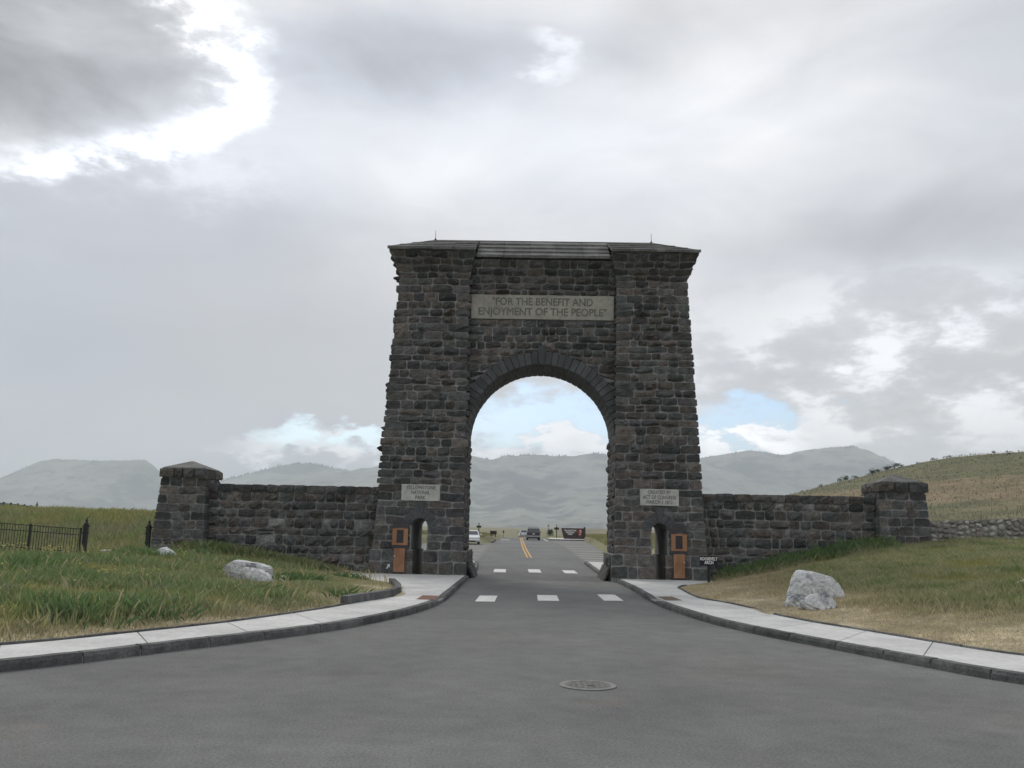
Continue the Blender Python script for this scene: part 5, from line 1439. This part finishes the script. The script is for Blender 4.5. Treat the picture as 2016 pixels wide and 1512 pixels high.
# shrubs --------------------------------------------------------------
leafm = mat('shrub_leaf', (.05, .065, .028), .9, var=[(6, 4, .6, 1.4)], coords='World')
def shrub_mesh(seed, n=150):
    rr = np.random.default_rng(seed); b_ = MB()
    lobes = [(rr.normal(0, .22), rr.normal(0, .2), rr.uniform(.3, .55), rr.uniform(.26, .4)) for _ in range(7)]
    for _ in range(n):
        cx_, cy_, cz_, r_ = lobes[rr.integers(len(lobes))]
        d = rr.normal(0, 1, 3); d /= np.linalg.norm(d); p = np.array([cx_, cy_, cz_]) + d * r_ * rr.uniform(.6, 1.05)
        p[2] = max(p[2], .03); a = rr.normal(0, 1, 3); a /= np.linalg.norm(a); c2 = np.cross(a, d); s_ = rr.uniform(.06, .12)
        b_.add([p - a * s_, p + c2 * s_ * .6, p + a * s_, p - c2 * s_ * .6], [(0, 1, 2, 3)])
    for _ in range(5):
        e = rr.normal(0, .3, 2); b_.add([(-.02, 0, 0), (.02, 0, 0), (e[0], e[1], .5)], [(0, 1, 2)])
    return new_mesh('shrub_leaves', b_.v, b_.f, leafm)
SM = [shrub_mesh(k) for k in range(5)]
rr = random.Random(77)
ridge_x = [52.6, 56.0, 57.0, 58.8, 61.2, 61.9, 63.0, 64.4, 65.1, 66.0, 67.4, 70.2, 73.0, 75.6, 76.2, 84, 86.5]
for k, x in enumerate(ridge_x):
    o = part('sagebrush', SM[k % 5], None, (x, 119.5, tz(x, 119.5) - .12), (0, 0, rr.uniform(0, 6))); s_ = rr.uniform(.45, 1.0) if k not in (2, 5, 9) else 1.25
    o.scale = (s_ * 1.3, s_ * 1.2, s_); tag(o, 'dark sagebrush bush on the skyline of the right hill', 'bush', 'bushes along the hill skyline')
o = part('green_shrub', shrub_mesh(91, 420), None, (2.95, 99.5, tz(2.95, 99.5) - .05), (0, 0, .4)); o.scale = (1.35, 1.0, 1.25)
tag(o, 'rounded green shrub at the foot of the lamp post beyond the arch', 'bush')
hillspots = [(rr.uniform(30, 92), rr.uniform(45, 112)) for _ in range(14)]
for x, y in hillspots:
    o = part('sagebrush', SM[rr.randrange(5)], None, (x, y, tz(x, y) - .1), (0, 0, rr.uniform(0, 6))); s_ = rr.uniform(.35, .7); o.scale = (s_ * 1.4, s_ * 1.3, s_ * .8)
    tag(o, 'low dark bush dotted over the slope of the right hill', 'bush', 'bushes scattered on the hillside')

# far conifers along the ridges: specks that only roughen the skyline -----------
b_ = MB(); rr = random.Random(5)
def ridge_trees(name, ridge, Y, n, hmin, hmax, seed):
    rx = [p[0] for p in ridge]; rz = [p[1] for p in ridge]
    for _ in range(n):
        x = rr.uniform(rx[0], rx[-1])
        if mnoise.noise(Vector((x * .006, seed, 2))) < -.12: continue
        crest = mnoise.fractal(Vector((x * .012, seed, 0)), .9, 2.1, 4) * 7
        z = np.interp(x, rx, rz) + crest - 3; h = rr.uniform(hmin, hmax); r_ = h * .22; y = Y + rr.uniform(-15, 10)
        b_.add([(x - r_, y - r_, z), (x + r_, y - r_, z), (x, y + r_, z), (x, y, z + h)], [(0, 1, 3), (1, 2, 3), (2, 0, 3)])
ridge_trees('a', [(-1988, 308), (-1727, 379), (-1596, 415), (-1431, 430), (-1330, 412), (-1162, 376), (-963, 378)], 5500, 260, 7, 19, 2.0)
ridge_trees('b', [(-305, 402), (-210, 392), (-116, 407), (19, 421), (127, 417), (235, 416), (343, 433), (410, 425)], 4500, 190, 6, 15, 3.0)
ridge_trees('c', [(967, 446), (1139, 478), (1239, 495), (1423, 472), (1595, 508), (1824, 531), (1936, 500), (2046, 446), (2143, 412)], 4800, 330, 5, 13, 4.0)
ridge_trees('d', [(-3146, 254), (-3031, 317), (-2915, 373), (-2824, 383), (-2548, 380), (-2289, 391), (-2241, 362)], 5000, 150, 5, 12, 1.0)
o = b_.build('distant_conifers', mat('far_conifer', (.03, .04, .028), .95)); tag(o, 'far conifers roughening the mountain skyline', 'trees', kind='stuff')

# ================================================================== haze
zmin = min(min(v.co.z for v in o.data.vertices) for o in scene.objects if o.type == 'MESH' and o.get('kind') == 'structure' and o.parent is None)
hz = MB(); e = max(abs(gx[0]), abs(gx[-1]), abs(gy[0]), abs(gy[-1])) + 300; top = 572.0; bot = zmin - 1.0
hz.box((0, 0, (top + bot) / 2), (2 * e, 2 * e, top - bot))
hm = bpy.data.materials.new('haze'); hm.use_nodes = True; hn = hm.node_tree; hn.nodes.clear()
ho = hn.nodes.new('ShaderNodeOutputMaterial'); pv = hn.nodes.new('ShaderNodeVolumePrincipled')
pv.inputs['Color'].default_value = (.86, .93, 1.0, 1); pv.inputs['Density'].default_value = HAZE; pv.inputs['Anisotropy'].default_value = 0.0
hn.links.new(pv.outputs[0], ho.inputs['Volume'])
o = hz.build('haze', hm); tag(o, 'pale rain haze in the air', 'haze', kind='stuff')
world.cycles.sampling_method = 'MANUAL'
world.cycles.sample_map_resolution = 512
